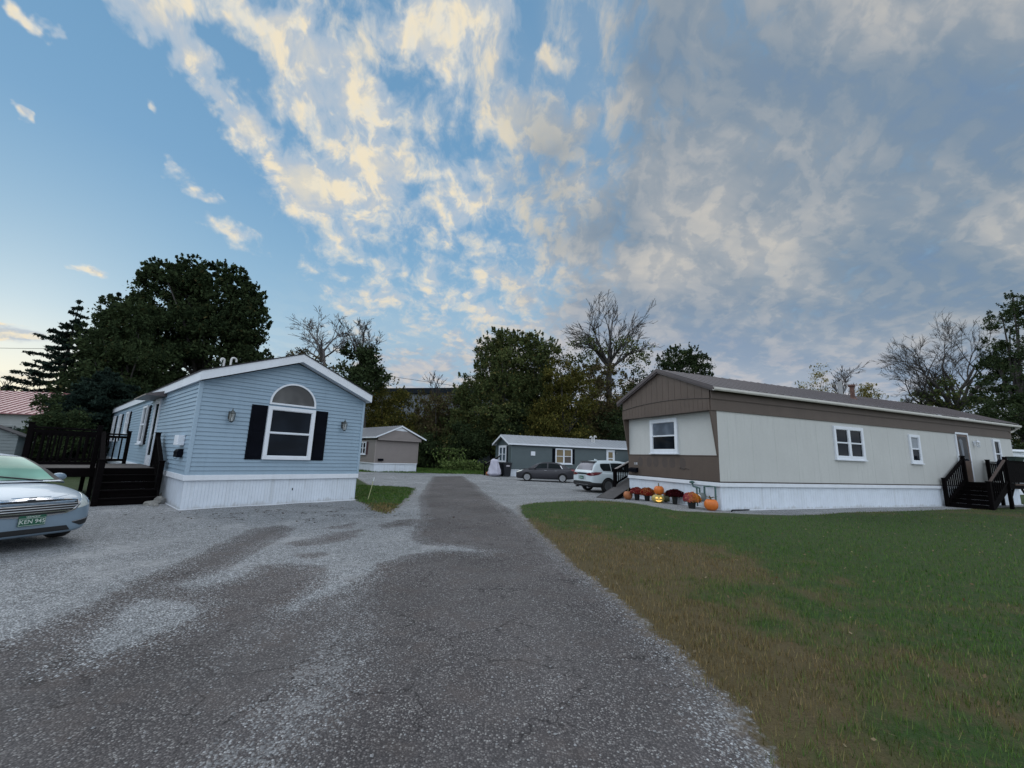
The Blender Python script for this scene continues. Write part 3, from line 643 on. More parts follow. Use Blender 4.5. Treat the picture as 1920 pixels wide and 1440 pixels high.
# side face
mb=MB(); dl,dr,db,dt=4.85*K,5.6*K,.82*K,2.9*K
for a,b_ in ((dl-.07,dl),(dr,dr+.07)): fbox(mb,F1,a,b_,0,.06,db,dt)
fbox(mb,F1,dl-.07,dr+.07,0,.06,dt,dt+.07); dfr=mb.build('door',M_white,L)
mb=MB(); fbox(mb,F1,dl,dr,0,.03,db,dt); mb.build('door_panel',M_white,dfr)
mb=MB(); fbox(mb,F1,dl+.08,dr-.08,.03,.036,db+.35,dt-.1); mb.build('pane',M_glass,dfr)
mb=MB(); mb.tube([F1(dl+.06,.03,1.9),F1(dl+.06,.09,1.9),F1(dl+.06,.09,1.78)],.012,6); mb.build('handle',M_metal,dfr)
window(L,F1,6.85*K,7.75*K,1.5*K,2.84*K); shutter(L,F1,6.5*K,6.83*K,1.47*K,2.84*K,M_black); shutter(L,F1,7.77*K,8.15*K,1.47*K,2.84*K,M_black)
for a in (11.3,13.9,16.2):
    window(L,F1,(a+.3)*K,(a+1.0)*K,1.9*K if a<12 else 1.6*K,2.84*K); zb_=(1.9 if a<12 else 1.6)*K
    shutter(L,F1,(a-.03)*K,(a+.28)*K,zb_,2.84*K,M_black); shutter(L,F1,(a+1.02)*K,(a+1.33)*K,zb_,2.84*K,M_black)
mb=MB(); mb.prism([(-.15,2.98*K),(.55,2.96*K),(.55,3.0*K),(.1,3.13*K)],lambda o,z:F1(4.1*K,o,z),lambda o,z:F1(6.5*K,o,z))
for i in range(9): a=4.1*K+i*.3; mb.add([F1(a,.56,3.0*K),F1(a+.03,.56,3.0*K),F1(a+.03,.1,3.16*K),F1(a,.1,3.16*K)],[(0,1,2,3)])
mb.build('door_awning',M_brownroof,L)
mb=MB(); fbox(mb,F1,.62*K,1.05*K,.02,.17,1.49*K,1.74*K); mb.build('utility_box',M_white,L,bevel=.01)
mb=MB()
dx=Vector((1,.15,0)).normalized()
y1=2.62*K;y2=2.15*K
gooseneck(mb,(1.05,y1,lslope(1.05)+fh),.46,.031,.05,-dx); mb.build('vent_pipe',M_pipe,L,smooth=40)
mb=MB(); gooseneck(mb,(1.12,y2,lslope(1.12)+fh),.40,.031,.075,dx); mb.build('vent_pipe',M_pipe,L,smooth=40)
mb=MB(); fbox(mb,F0,2.44*K,2.465*K,-.02,-.012,.36*K,.42*K); mb.build('latch',M_black,L)
t=thing('wall_mailbox','small black mailbox beside the corner of the blue house, under the white utility box','mailbox',LO,LA); mailbox(F1,.55*K,1.2*K,t,.42,.22)

# ------------------------------------------------------------------ cream and brown mobile home on the right
RA=R(21.1); RO=Vector((7.008*K,13.80*K,0)); RW=4.80*K; RD=20.25*K
def RP(x,y,z=0): c,s=math.cos(RA),math.sin(RA); return Vector((RO.x+c*x-s*y,RO.y+s*x+c*y,z))
H_=thing('mobile_home','long cream and brown mobile home with a deep brown overhang and mums along its skirting','house',RO,RA)
rb0,rb1=.755*K,.90*K; bz=1.765*K; oz=3.29*K; rze=4.0*K; rzr=5.03*K; rym=2.4*K
mb=MB(); mb.box(.0,RD,0,RW,rb1,rze-.05)
for i in range(int(RD/1.22)): x=.5+i*1.22; mb.box(x,x+.02,-.004,.0,rb1,oz)
mb.build('wall',M_cream,H_)
mb=MB(); mb.box(-.012,0,0.0,RW,rb1,bz); mb.box(-.026,-.012,-.01,RW+.01,bz-.02,bz+.012); mb.build('lower_panel',M_brown,H_)
M_plq=mat('brown_plaque',(.076,.059,.052),.6,.1)
for q in (4.0,3.45,3.05,2.55,2.15,1.62):
    mb=MB(); n=16; mb.prism([( (q*K)+.17*math.cos(2*PI*i/n),1.48*K+.22*math.sin(2*PI*i/n)) for i in range(n)],lambda a,z:F1(a,.010,z),lambda a,z:F1(a,.0135,z)); mb.build('oval_plaque',M_plq,H_)
mb=MB(); mb.tube([F1((1.75-.055*i)*K,.03,(1.28+.045*math.sin(i*1.35)*(1 if i%2 else .4))*K) for i in range(9)],.011,5); mb.build('scroll_ornament',M_browndark,H_)
mb=MB(); ribbed(mb,F0,0,RD,-.15,rb0,.14,.008,-.03); ribbed(mb,F1,0,RW,-.25,rb0,.14,.008,-.03); mb.build('skirting',M_skirt,H_,recalc=False)
mb=MB(); mb.box(-.04,RD,-.05,-.0,rb0,rb1-.02); mb.box(-.05,0,.0005,RW+.03,rb0,rb1-.02); mb.box(-.03,RD,-.034,-.014,-.05,.015); mb.box(-.034,-.014,0,RW,-.2,.015); mb.build('skirting_cap',M_white,H_,bevel=.008)
mb=MB(); mb.box(-.02,RD,-.035,-.001,rb1-.02,rb1+.025); mb.box(-.035,-.001,.0,RW,rb1-.02,rb1+.025); mb.build('base_trim',M_browndark,H_)
# brown fascia band down the long side, in two steps
mb=MB(); mb.box(-.30,RD+.02,-.045,-.001,oz-.01,3.66*K); mb.box(-.30,RD+.02,-.085,-.046,3.68*K,rze+.05); mb.box(-.3,RD+.02,-.062,-.0455,3.655*K,3.685*K); mb.build('side_band',M_brown,H_)
# overhanging gable
mb=MB(); nb=15
def rroof(y): return rze+(rzr-rze)*(1-abs(y-rym)/(rym+.05 if y<rym else RW+.05-rym))
def arcl(y): return 3.68*K+.15*K*(1-((y-rym)/(RW/2))**2)
for i in range(nb):
    ya=RW*i/nb; yb=RW*(i+1)/nb-.012
    mb.prism([(ya,arcl(ya)+.012),(yb,arcl(yb)+.012),(yb,rroof(yb))]+([(rym,rroof(rym))] if ya<rym<yb else [])+[(ya,rroof(ya))],lambda y,z:(-.315,y,z),lambda y,z:(-.29,y,z))
mb.prism([(0,oz)]+[(RW,oz)]+[(RW-RW*i/20,arcl(RW-RW*i/20)-.004) for i in range(21)],lambda y,z:(-.325,y,z),lambda y,z:(-.29,y,z))
for i in range(24):
    y=RW*(i+.5)/24; mb.box(-.330,-.325,y-.006,y+.006,oz+.01,arcl(y)-.02)
mb.box(-.29,0,-.02,RW,oz,oz+.03); mb.prism([(0,oz+.03),(RW,oz+.03),(RW,rroof(RW)),(rym,rroof(rym)),(0,rroof(0))],lambda y,z:(-.29,y,z),lambda y,z:(-.27,y,z))
mb.build('gable_panel',M_brown,H_)
mb=MB(); mb.tube([(-.335,RW*i/20,arcl(RW*i/20)+.004) for i in range(21)],.014,4); mb.build('arch_trim',M_browndark,H_)
for y0 in (-.005,RW-.06):
    mb=MB(); mb.prism([(-.30,oz),(0.0,oz),(0.0,bz),(-.04,bz),(-.05,bz+.05)],lambda x,z:(x,y0,z),lambda x,z:(x,y0+.06,z)); mb.build('wing_bracket',M_brown,H_)
mb=gable_roof(-.42,RD+.35,-.27,RW+.27,rze+.07,rzr+.12,rym,.03,ribs=.46,ribh=.022); mb.build('roof',M_brownroof,H_)
mb=MB()
for ya,yb in ((-.29,rym),(rym,RW+.29)):
    za,zb=(rze+.065,rzr+.115) if ya<rym else (rzr+.115,rze+.065)
    for x0,x1,d0,d1 in ((-.45,-.42,-.11,.03),(-.42,-.33,-.17,-.035)):
        mb.add([(x0,ya,za+d0),(x0,yb,zb+d0),(x0,yb,zb+d1),(x0,ya,za+d1),(x1,ya,za+d0),(x1,yb,zb+d0),(x1,yb,zb+d1),(x1,ya,za+d1)],[(0,1,2,3),(7,6,5,4),(0,4,5,1),(3,2,6,7),(0,3,7,4),(1,5,6,2)])
mb.build('rake_trim',M_brownroof,H_)
mb=MB(); prof=[(-.27,.045),(-.27,-.06),(-.30,-.085),(-.345,-.085),(-.375,-.04),(-.375,.03),(-.36,.03),(-.36,-.035),(-.335,-.07),(-.30,-.07),(-.285,-.05),(-.285,.045)]
mb.prism(prof,lambda y,z:(-.44,y,z+rze),lambda y,z:(RD+.38,y,z+rze-.06)); mb.build('gutter',M_gutter,H_)
mb=MB(); mb.tube([(RD+.25,-.32,rze-.12),(RD+.2,-.1,rze-.32),(RD-.1,-.06,rze-.42)],.045,8); mb.build('downspout',M_gutter,H_)
window(H_,F1,1.80*K,3.32*K,1.84*K,3.18*K,fw=.15,base=.015,glass=[M_glass,glassmat('glass_over_pale_blind',(.10,.12,.15),.1)])
window(H_,F0,6.03*K,7.88*K,1.84*K,3.13*K,style='double',fw=.13,base=.015)
window(H_,F0,11.08*K,11.88*K,1.82*K,3.05*K,fw=.12,base=.015,glass=[M_glass,M_paleblind])
window(H_,F0,18.25*K,18.95*K,1.75*K,3.18*K,fw=.11,base=.015)
mb=MB(); dl,dr,db,dt=14.95*K,15.92*K,1.06*K,3.27*K
fbox(mb,F0,dl-.09,dl,0,.05,db,dt); fbox(mb,F0,dr,dr+.09,0,.05,db,dt); fbox(mb,F0,dl-.09,dr+.09,0,.052,dt,dt+.09); dfr=mb.build('door',M_white,H_)
mb=MB(); fbox(mb,F0,dl,dr,0,.03,db,dt); 
for p,q in ((db+.1,db+.48),(db+.55,db+.95)): fbox(mb,F0,dl+.14,dr-.14,.03,.037,p,q)
mb.build('door_panel',M_doorbrown,dfr)
mb=MB(); fbox(mb,F0,dl+.12,dr-.12,.03,.036,db+1.05,dt-.12); mb.build('pane',M_glass,dfr)
mb=MB(); mb.prism([(dl+.2,dt-.3),(dl+.34,dt-.22),(dl+.5,dt-.3),(dl+.52,db+1.12),(dl+.36,db+1.12),(dl+.28,db+1.8)],lambda a,z:F0(a,.0365,z),lambda a,z:F0(a,.0395,z)); mb.build('curtain',mat('grey_curtain',(.17,.19,.22),.8,.2),dfr)
mb=MB(); mb.tube([F0(dr-.07,.03,db+1.0),F0(dr-.07,.09,db+1.0),F0(dr-.16,.09,db+1.0)],.012,6); mb.build('handle',M_metal,dfr)
wall_lamp(H_,F0,16.5*K,2.9*K,1.1,M_white)
mb=MB(); vx,vy=10.55,1.35; vz=rroof(vy)+.08
mb.tube([(vx,vy,vz-.1),(vx,vy,vz+.62)],.095,10); mb.tube([(vx,vy,vz+.62),(vx,vy,vz+.66),(vx,vy,vz+.74),(vx,vy,vz+.76)],[.10,.15,.15,.05],10); mb.tube([(vx,vy,vz-.06),(vx,vy,vz+.10)],[.24,.11],10); mb.build('chimney_pipe',mat('rusty_pipe',(.12,.06,.045),.7,.5,8),H_,smooth=40)
mb=MB(); mb.tube([(13.1,3.3,rroof(3.3)),(13.1,3.3,rroof(3.3)+1.35)],.10,10); mb.build('vent_pipe',mat('pale_steel_pipe',(.33,.34,.35),.5,.2),H_,smooth=40)
for i,ch in enumerate('118'):
    vs,fs=text_mesh(ch,.155,.004); mb=MB(); mb.add([F1(4.31*K-(i-1)*.085-p[0],.022+p[2],1.385*K+p[1]) for p in vs],fs); mb.build('house_number',M_white,H_)
t=thing('wall_mailbox','black mailbox under the white house number on the brown panel','mailbox',RO,RA); mailbox(F1,4.15*K,1.03*K,t,.52,.2)

# ------------------------------------------------------------------ slate-green mobile home at the back
GA=R(20); GO=Vector((.16,37.1,-.15))
G_=thing('mobile_home','slate green mobile home with a pale ribbed steel roof behind the parked grey sedan','house',GO,GA)
gW,gD=4.42,17.0; g0,g1=.58,.63; gt=2.80; gr=3.62; gy_=2.1
mb=MB(); siding(mb,F0,0,gD,g1,gt,.125); siding(mb,F1,0,gW,g1,gt,.125,gable=(gy_,gr)); mb.box(.02,gD-.02,.02,gW-.02,g1,gt); mb.build('wall',M_slate,G_,recalc=False)
M_gt=mat('slate_trim',(.10,.14,.15),.5,.06)
for p,q in ((-.03,.05),(gW-.05,gW+.03)):
    mb=MB(); mb.box(-.03,.05,p,q,g1,gt); mb.build('corner_trim',M_gt,G_)
mb=MB(); ribbed(mb,F0,0,gD,-.1,g0,.2,.01,-.03); ribbed(mb,F1,0,gW,-.1,g0,.2,.01,-.03); mb.build('skirting',M_skirt,G_,recalc=False)
mb=MB(); mb.box(-.03,gD,-.03,0,g0,g1); mb.box(-.03,0,.0005,gW,g0,g1); mb.build('skirting_cap',M_white,G_)
mb=gable_roof(-.36,gD+.3,-.26,gW+.22,gt+.16,gr+.17,gy_,.03,ribs=.42,ribh=.03); mb.build('roof',M_lightroof,G_)
mb=MB(); mb.box(-.36,gD+.3,-.28,-.255,gt+.0,gt+.14); mb.box(-.36,gD+.3,gW+.2,gW+.22,gt,gt+.14)
for ya,yb in ((-.27,gy_),(gy_,gW+.22)):
    za,zb=(gt+.13,gr+.14) if ya<gy_ else (gr+.14,gt+.13)
    mb.add([(-.385,ya,za-.17),(-.385,yb,zb-.17),(-.385,yb,zb),(-.385,ya,za),(-.36,ya,za-.17),(-.36,yb,zb-.17),(-.36,yb,zb),(-.36,ya,za)],[(0,1,2,3),(7,6,5,4),(0,4,5,1),(3,2,6,7),(0,3,7,4),(1,5,6,2)])
mb.build('fascia',M_white,G_)
window(G_,F0,4.37,6.12,1.22,2.64,style='double',fw=.1,glass=[M_blind,M_blind,mat('dim_blind',(.085,.07,.06),.5,.2),M_blind])
shutter(G_,F0,4.06,4.34,1.22,2.64,M_black); shutter(G_,F0,6.15,6.42,1.22,2.64,M_black)
window(G_,F1,1.2,3.32,1.13,2.76,style='double',fw=.2,glass=glassmat('sky_lit_glass',(.05,.075,.10),.08)); shutter(G_,F1,.86,1.16,1.13,2.7,M_black)
mb=MB(); fbox(mb,F0,1.88,2.3,.0,.10,1.9,2.27); mb.build('vent_hood',M_white,G_,bevel=.01)
mb=MB(); a,b_=9.95,10.87
fbox(mb,F0,a-.02,a+.12,0,.05,g1,2.75); fbox(mb,F0,b_-.12,b_,0,.05,g1,2.75); fbox(mb,F0,a+.12,b_-.12,0,.05,2.63,2.75); dfr=mb.build('door',M_white,G_)
mb=MB(); fbox(mb,F0,a+.12,b_-.12,0,.025,g1,2.63); mb.build('door_panel',M_white,dfr)
for p,q in ((1.2,1.85),(1.95,2.5)):
    mb=MB(); fbox(mb,F0,a+.22,b_-.22,.025,.032,p,q); mb.build('pane',M_blind,dfr)
wall_lamp(G_,F0,11.05,2.45,.9)
mb=MB(); gooseneck(mb,(9.05,1.2,3.35),.55,.06,.11,Vector((-1,0,0))); mb.build('vent_pipe',M_pipe,G_,smooth=40)
mb=MB(); gooseneck(mb,(9.3,1.2,3.35),.62,.06,.11,Vector((1,0,0))); mb.build('vent_pipe',M_pipe,G_,smooth=40)
mb=MB(); mb.tube([(9.18,1.2,3.2),(9.18,1.2,3.42)],[.5,.3],10); mb.build('roof_flashing',M_lightroof,G_)

# ------------------------------------------------------------------ tan mobile home behind the blue one
TA=R(43); TO=Vector((-11.85,36.46,-.15))
T_=thing('mobile_home','small tan mobile home with a grey metal roof partly hidden behind the blue house','house',TO,TA)
tW,tD=4.22,16.; t0,t1=.70,.80; tt=2.80; tr=3.98; tm=2.15
mb=MB(); siding(mb,F0,0,tW,t1,tt,.125); siding(mb,F1,0,tD,t1,tt,.125); mb.box(.02,tW-.02,.02,tD,t1,tt); mb.build('wall',M_tan,T_,recalc=False)
M_tt=mat('tan_trim',(.30,.265,.25),.5,.06)
for p,q in ((-.04,.04),(tW-.04,tW+.04)):
    mb=MB(); mb.box(p,q,-.04,.04,t1,tt); mb.build('corner_trim',M_tt,T_)
mb=MB(); ribbed(mb,F0,0,tW,-.1,t0,.25,.01,-.03); ribbed(mb,F1,0,tD,-.1,t0,.25,.01,-.03); mb.build('skirting',M_skirt,T_,recalc=False)
mb=MB(); mb.box(-.03,tW+.02,-.04,0,t0,t1-.01); mb.box(-.04,0,.0005,tD,t0,t1-.01); mb.build('skirting_cap',M_white,T_)
mb=MB(); 
def tro(x): return tt+.12+(tr-tt-.12)*(1-abs(x-tm)/(tm+.25 if x<tm else tW+.55-tm))
Ft=lambda a,o,z:(a,-.35-o,z)
siding(mb,Ft,0.0,tW+.12,tt+.0,tt+.22,.11,gable=(tm,tr+.1)); mb.box(0,tW+.12,-.35,0,tt-.02,tt); mb.prism([(0,tt),(tW+.12,tt),(tW+.12,tt+.2),(tm,tr),(0,tt+.2)],lambda a,z:(a,-.346,z),lambda a,z:(a,-.30,z)); mb.build('gable_panel',M_tan,T_,recalc=False)
mb=MB(); mb.prism([(tm-.62,tr-.26),(tm+.72,tr-.30),(tm+.04,tr+.04)],lambda a,z:(a,-.372,z),lambda a,z:(a,-.38,z)); mb.build('gable_vent',M_white,T_)
mb=gable_roof(-.50,tD,-.25,tW+.55,tt+.30,tr+.22,tm,.03,ribs=.42,ribh=.03,axis='y',drop=.04); mb.build('roof',M_greyroof,T_)
mb=MB()
for xa,xb in ((-.26,tm),(tm,tW+.57)):
    za,zb=(tt+.29,tr+.2) if xa<tm else (tr+.2,tt+.25)
    mb.add([(xa,-.52,za-.13),(xb,-.52,zb-.13),(xb,-.52,zb),(xa,-.52,za),(xa,-.495,za-.13),(xb,-.495,zb-.13),(xb,-.495,zb),(xa,-.495,za)],[(0,1,2,3),(7,6,5,4),(0,4,5,1),(3,2,6,7),(0,3,7,4),(1,5,6,2)])
mb.box(-.27,-.25,-.49,tD,tt+.15,tt+.28); mb.build('fascia',M_white,T_)
window(T_,F1,1.85,3.2,1.47,2.64,style='double',fw=.11); shutter(T_,F1,1.5,1.82,1.47,2.64,M_maroon)
t=thing('wall_mailbox','black mailbox on the end wall of the tan house','mailbox',TO,TA); mailbox(F0,.3,.97,t,.48,.2)
# ------------------------------------------------------------------ timber decks, steps and ramp
def local(M): return lambda p: M@Vector(p)
def railing(parent,p,q,h,m,pitch=.13,name='railing',bal=.04,posts=(True,True),posth=.1,mtop=None,post=.10,slope_post=0):
    """rail between two floor points; each baluster belongs to the railing mesh, the posts are parts of their own"""
    p=Vector(p);q=Vector(q);mb=MB(); d=q-p; n=max(2,int(Vector((d.x,d.y,0)).length/pitch))
    up=Vector((0,0,1))
    rl=MB(); rl.bar(p+up*h,q+up*h,.09,.05); tr=rl.build('handrail',mtop or m,parent,bevel=.006)
    mb.bar(p+up*.12,q+up*.12,.045,.08); mb.bar(p+up*(h-.09),q+up*(h-.09),.045,.08)
    for i in range(1,n):
        c=p+d*(i/n); mb.box(c.x-bal/2,c.x+bal/2,c.y-bal/2,c.y+bal/2,c.z+.10,c.z+h-.06)
    mb.build(name,m,parent)
    for pt,f in ((p,posts[0]),(q,posts[1])):
        if f: b=MB(); b.box(pt.x-post/2,pt.x+post/2,pt.y-post/2,pt.y+post/2,pt.z-.05 if f is True else f,pt.z+h+posth); b.box(pt.x-post*.62,pt.x+post*.62,pt.y-post*.62,pt.y+post*.62,pt.z+h+posth,pt.z+h+posth+.035); b.build('post',m,parent,bevel=.006)
D=thing('wooden_deck','dark stained wooden deck with steps against the side of the blue house','deck',LO,LA)
dz=.90; dx0,dx1,dy0,dy1=-2.75,-.12,3.0,6.3
mb=MB(); n=int((dy1-dy0)/.145)
for i in range(n): y=dy0+i*(dy1-dy0)/n; mb.box(dx0,dx1,y,y+.138,dz-.03,dz)
mb.build('floor_boards',M_deckfloor,D)
mb=MB(); mb.box(dx0,dx1,dy0-.04,dy0-.002,dz-.24,dz-.012); mb.box(dx0-.04,dx0-.002,dy0-.04,dy1,dz-.24,dz-.012); mb.box(dx0,dx1,dy1,dy1+.04,dz-.24,dz-.012); mb.build('rim_joist',M_deck,D)
for x in (dx0+.1,-1.46,dx1-.12):
    for y in (dy0+.1,dy1-.1):
        mb=MB(); mb.box(x-.05,x+.05,y-.05,y+.05,-.2,dz-.03); mb.build('leg',M_deck,D)
railing(D,(dx0,dy0,dz),(-1.5,dy0,dz),1.02,M_deck,.11); railing(D,(dx0,dy0+.1,dz),(dx0,dy1,dz),1.02,M_deck,.11,posts=(False,True)); railing(D,(dx0+.1,dy1,dz),(-.55,dy1,dz),.98,M_deck,.16,posts=(False,True))
# steps rise along the wall toward the door
ns=4; sy0=1.75
for i in range(ns):
    y=sy0+i*(dy0-sy0)/ns; z=dz*(i+1)/(ns+1)
    mb=MB(); mb.box(-1.40,-.2,y,y+.16,z-.04,z); mb.box(-1.40,-.2,y+.17,y+.335,z-.04,z); mb.box(-1.39,-.21,y+.02,y+.04,z-.18,z-.041); mb.build('step',M_deck,D,bevel=.004)
for x in (-1.44,-.20):
    mb=MB(); mb.prism([(sy0-.1,-.03),(sy0-.1,.12),(dy0,dz+.02),(dy0,dz-.3),(sy0+.25,-.03)],lambda a,z:(x,a,z),lambda a,z:(x+.04,a,z)); mb.build('stringer',M_deck,D)
railing(D,(-1.42,sy0-.02,.08),(-1.42,dy0,dz-.02),1.0,M_deck,.12,posts=(-.1,False),posth=.06,post=.12)
railing(D,(-.17,sy0+.45,.10),(-.17,dy0+.55,dz+.02),.96,M_deck,.14,posts=(-.1,-.1),posth=.05,post=.12)
def rock(loc,sx,sy,sz,seed,m):
    bm=bmesh.new(); bmesh.ops.create_icosphere(bm,subdivisions=2,radius=1)
    for v in bm.verts:
        n=mnoise.noise(v.co*1.3+Vector((seed,seed*2,0))); v.co=v.co*(1+.45*n); v.co=Vector((v.co.x*sx,v.co.y*sy,max(v.co.z,-.35)*sz))
    me=bpy.data.meshes.new('rock'); bm.to_mesh(me); bm.free(); me.materials.append(m)
    o=bpy.data.objects.new('rock',me); COL.objects.link(o); o.location=loc; o.rotation_euler=(0,0,seed); return o
M_rock=mat('field_stone',(.24,.235,.22),.9,.35,4,.6,20)
def LP(x,y,z=0): return Lm@Vector((x,y,z))
for i,(px,py,s,h,lb) in enumerate(((283,947,.16,.10,'low flat grey rock lying farthest from the blue skirting'),(298,944,.15,.16,'round grey rock in the small pile beside the deck steps'),(304,937,.14,.22,'tallest rock of the pile between deck steps and blue house corner'),(312,941,.10,.12,'small rock touching the blue house skirting corner'),(292,949,.07,.06,'pebble sized rock at the front of the rock pile'))):
    p=g(px,py); o=rock((p[0],p[1],ground_z(p[0],p[1])+h*.25),s,s*.8,h,i*1.7+.4,M_rock); tag(o,lb,'rock','rocks beside the deck steps')
D2=thing('wooden_deck','dark wooden porch with steps leading to the door of the cream house','deck',RO,RA)
pz=1.08*K; px0,px1,py0,py1=15.75,19.6,-1.62,-.06
mb=MB(); n=int((py1-py0)/.145)
for i in range(n): y=py0+i*(py1-py0)/n; mb.box(px0,px1,y,y+.138,pz-.03,pz)
mb.build('floor_boards',M_deck,D2)
mb=MB(); mb.box(px0,px1,py0-.04,py0-.002,pz-.22,pz-.012); mb.box(px0-.04,px0-.002,py0-.04,py1,pz-.22,pz-.012); mb.build('rim_joist',M_deck,D2)
mb=MB(); mb.box(px0+.4,px1,py0-.075,py0-.042,pz-.05,pz+.0); mb.build('ledger_board',mat('worn_brown_wood',(.09,.055,.045),.7,.3),D2)
for x,y in ((15.82,py0+.05),(15.82,-.18),(17.5,py0+.05),(19.1,py0+.05),(19.1,-.18)):
    mb=MB(); mb.box(x-.06,x+.06,y-.06,y+.06,-.1,pz-.03); 
    mb.build('leg',M_deck,D2)
for xa,xb in ((15.82,16.25),(17.5,17.0),(17.5,18.0),(19.1,18.6)):
    mb=MB(); mb.bar((xa,py0+.05,.45),(xb,py0+.05,pz-.2),.05,.09); mb.build('brace',M_deck,D2)
# outer parapet of close boards
mb=MB(); 
for i in range(23): x=px0+.1+i*.165; mb.box(x,x+.158,py0+.0,py0+.025,pz+.05,pz+1.02)
mb.build('board_parapet',M_deck,D2)
mb=MB(); mb.box(px0,px1,py0-.03,py0+.06,pz+1.021,pz+1.06); mb.build('handrail',M_deck,D2)
mb=MB(); mb.box(px0-.06,px0+.07,py0-.06,py0+.07,pz,pz+1.22); mb.build('post',M_deck,D2,bevel=.01)
ns=5; sx0=13.95
for i in range(ns):
    x=sx0+i*(px0-sx0)/ns; z=pz*(i+1)/(ns+1)
    mb=MB(); mb.box(x,x+.17,py0+.1,-.22,z-.04,z); mb.box(x+.18,x+.35,py0+.1,-.22,z-.04,z); mb.box(x+.02,x+.04,py0+.11,-.23,z-.19,z-.041); mb.build('step',M_deck,D2,bevel=.004)
for y in (py0+.05,-.21):
    mb=MB(); mb.prism([(sx0-.1,-.02),(sx0-.1,.14),(px0,pz+.02),(px0,pz-.32),(sx0+.3,-.02)],lambda a,z:(a,y,z),lambda a,z:(a,y+.045,z)); mb.build('stringer',M_deck,D2)
railing(D2,(sx0,-.16,.08),(px0+.15,-.16,pz+.02),1.10,M_deck,.17,posts=(-.1,-.1),posth=.10,post=.13)
railing(D2,(sx0,py0,.08),(px0-.1,py0,pz-.02),1.08,M_deck,.17,posts=(-.1,False),posth=.06,post=.13,mtop=mat('worn_brown_rail',(.075,.05,.042),.7,.3))
railing(D2,(18.25,-.16,pz),(19.55,-.16,pz),1.02,M_deck,.17,posts=(-.1,False),post=.13,posth=.08)
p=RP(16.95,py0+.05,pz+1.06)
t=thing('planter_box','dark green trough resting on the parapet of the cream house porch','planter',p,RA)
mb=MB(); mb.prism([(-.10,0),(.10,0),(.16,.17),(-.16,.17)],lambda y,z:(-.42,y,z),lambda y,z:(.42,y,z)); mb.build('trough',mat('dark_green_plastic',(.012,.03,.026),.45,.2),t,bevel=.01); mb=MB(); mb.box(-.45,.45,-.18,.18,.171,.195); mb.build('rim',mat('dark_green_rim',(.02,.042,.038),.45,.2),t,bevel=.008)
p=RP(18.15,py0+.75,pz)
t=thing('barbecue_grill','black barbecue grill with a raised lid on the cream house porch, at the right edge','grill',p,RA)
mb=MB(); mb.prism([(-.28,.55),(.28,.55),(.33,.85),(-.33,.85)],lambda x,z:(x,-.25,z),lambda x,z:(x,.25,z)); mb.build('firebox',M_black,t,bevel=.02)
mb=MB(); 
for i in range(9):
    a=PI*i/8
mb.prism([(.33*math.cos(PI*i/8),.86+.30*math.sin(PI*i/8)) for i in range(9)],lambda x,z:(x,-.26,z),lambda x,z:(x,.26,z)); mb.build('lid',M_black,t,bevel=.01)
for sx in (-.22,.22):
    for sy in (-.2,.2): mb=MB(); mb.box(sx-.02,sx+.02,sy-.02,sy+.02,0,.56); mb.build('leg',M_black,t)
mb=MB(); mb.tube([(-.2,-.30,.98),(.2,-.30,.98)],.018,6); mb.build('handle',M_pipe,t)
# ramp beside the cream house front
B0=g(1150,933.5); RB=R(51.4)
t=thing('wooden_ramp','weathered grey wooden ramp with a dark railing beside the cream house','ramp',(B0[0],B0[1],ground_z(B0[0],B0[1])),RB)
rl_=4.0; rise=.9
def rz_(x): return .03+rise*x/rl_
mb=MB(); nb=28
for i in range(nb):
    xa=rl_*i/nb; xb=rl_*(i+1)/nb-.008; mb.add([(xa,0,rz_(xa)),(xb,0,rz_(xb)),(xb,.76,rz_(xb)),(xa,.76,rz_(xa)),(xa,0,rz_(xa)-.03),(xb,0,rz_(xb)-.03),(xb,.76,rz_(xb)-.03),(xa,.76,rz_(xa)-.03)],[(0,1,2,3),(7,6,5,4),(0,4,5,1),(1,5,6,2),(2,6,7,3),(3,7,4,0)])
mb.build('ramp_boards',M_greywood,t)
for y in (-.04,.76):
    mb=MB(); mb.prism([(.02,-.02),(.2,-.06),(rl_,rz_(rl_)-.25),(rl_,rz_(rl_)-.01),(.02,rz_(0)-.005)],lambda a,z:(a,y,z),lambda a,z:(a,y+.04,z)); mb.build('stringer',M_deck,t)
railing(t,(1.75,.72,rz_(1.75)),(3.9,.72,rz_(3.9)),.80,M_deck,.2,posts=(-.1,-.1),post=.12,posth=.0,mtop=M_palewood)
# porch post of the far house side seen past the cream house
p=GO+Vector((12.35*math.cos(GA)+1.2*math.sin(GA),12.35*math.sin(GA)-1.2*math.cos(GA),0))
t=thing('porch_screen','dark brown wooden porch screen at the far end of the slate green house','screen',p,GA)
for i in range(7):
    mb=MB(); mb.box(i*.16,i*.16+.15,0,.03,-.1,2.7); mb.build('board',M_deck,t)

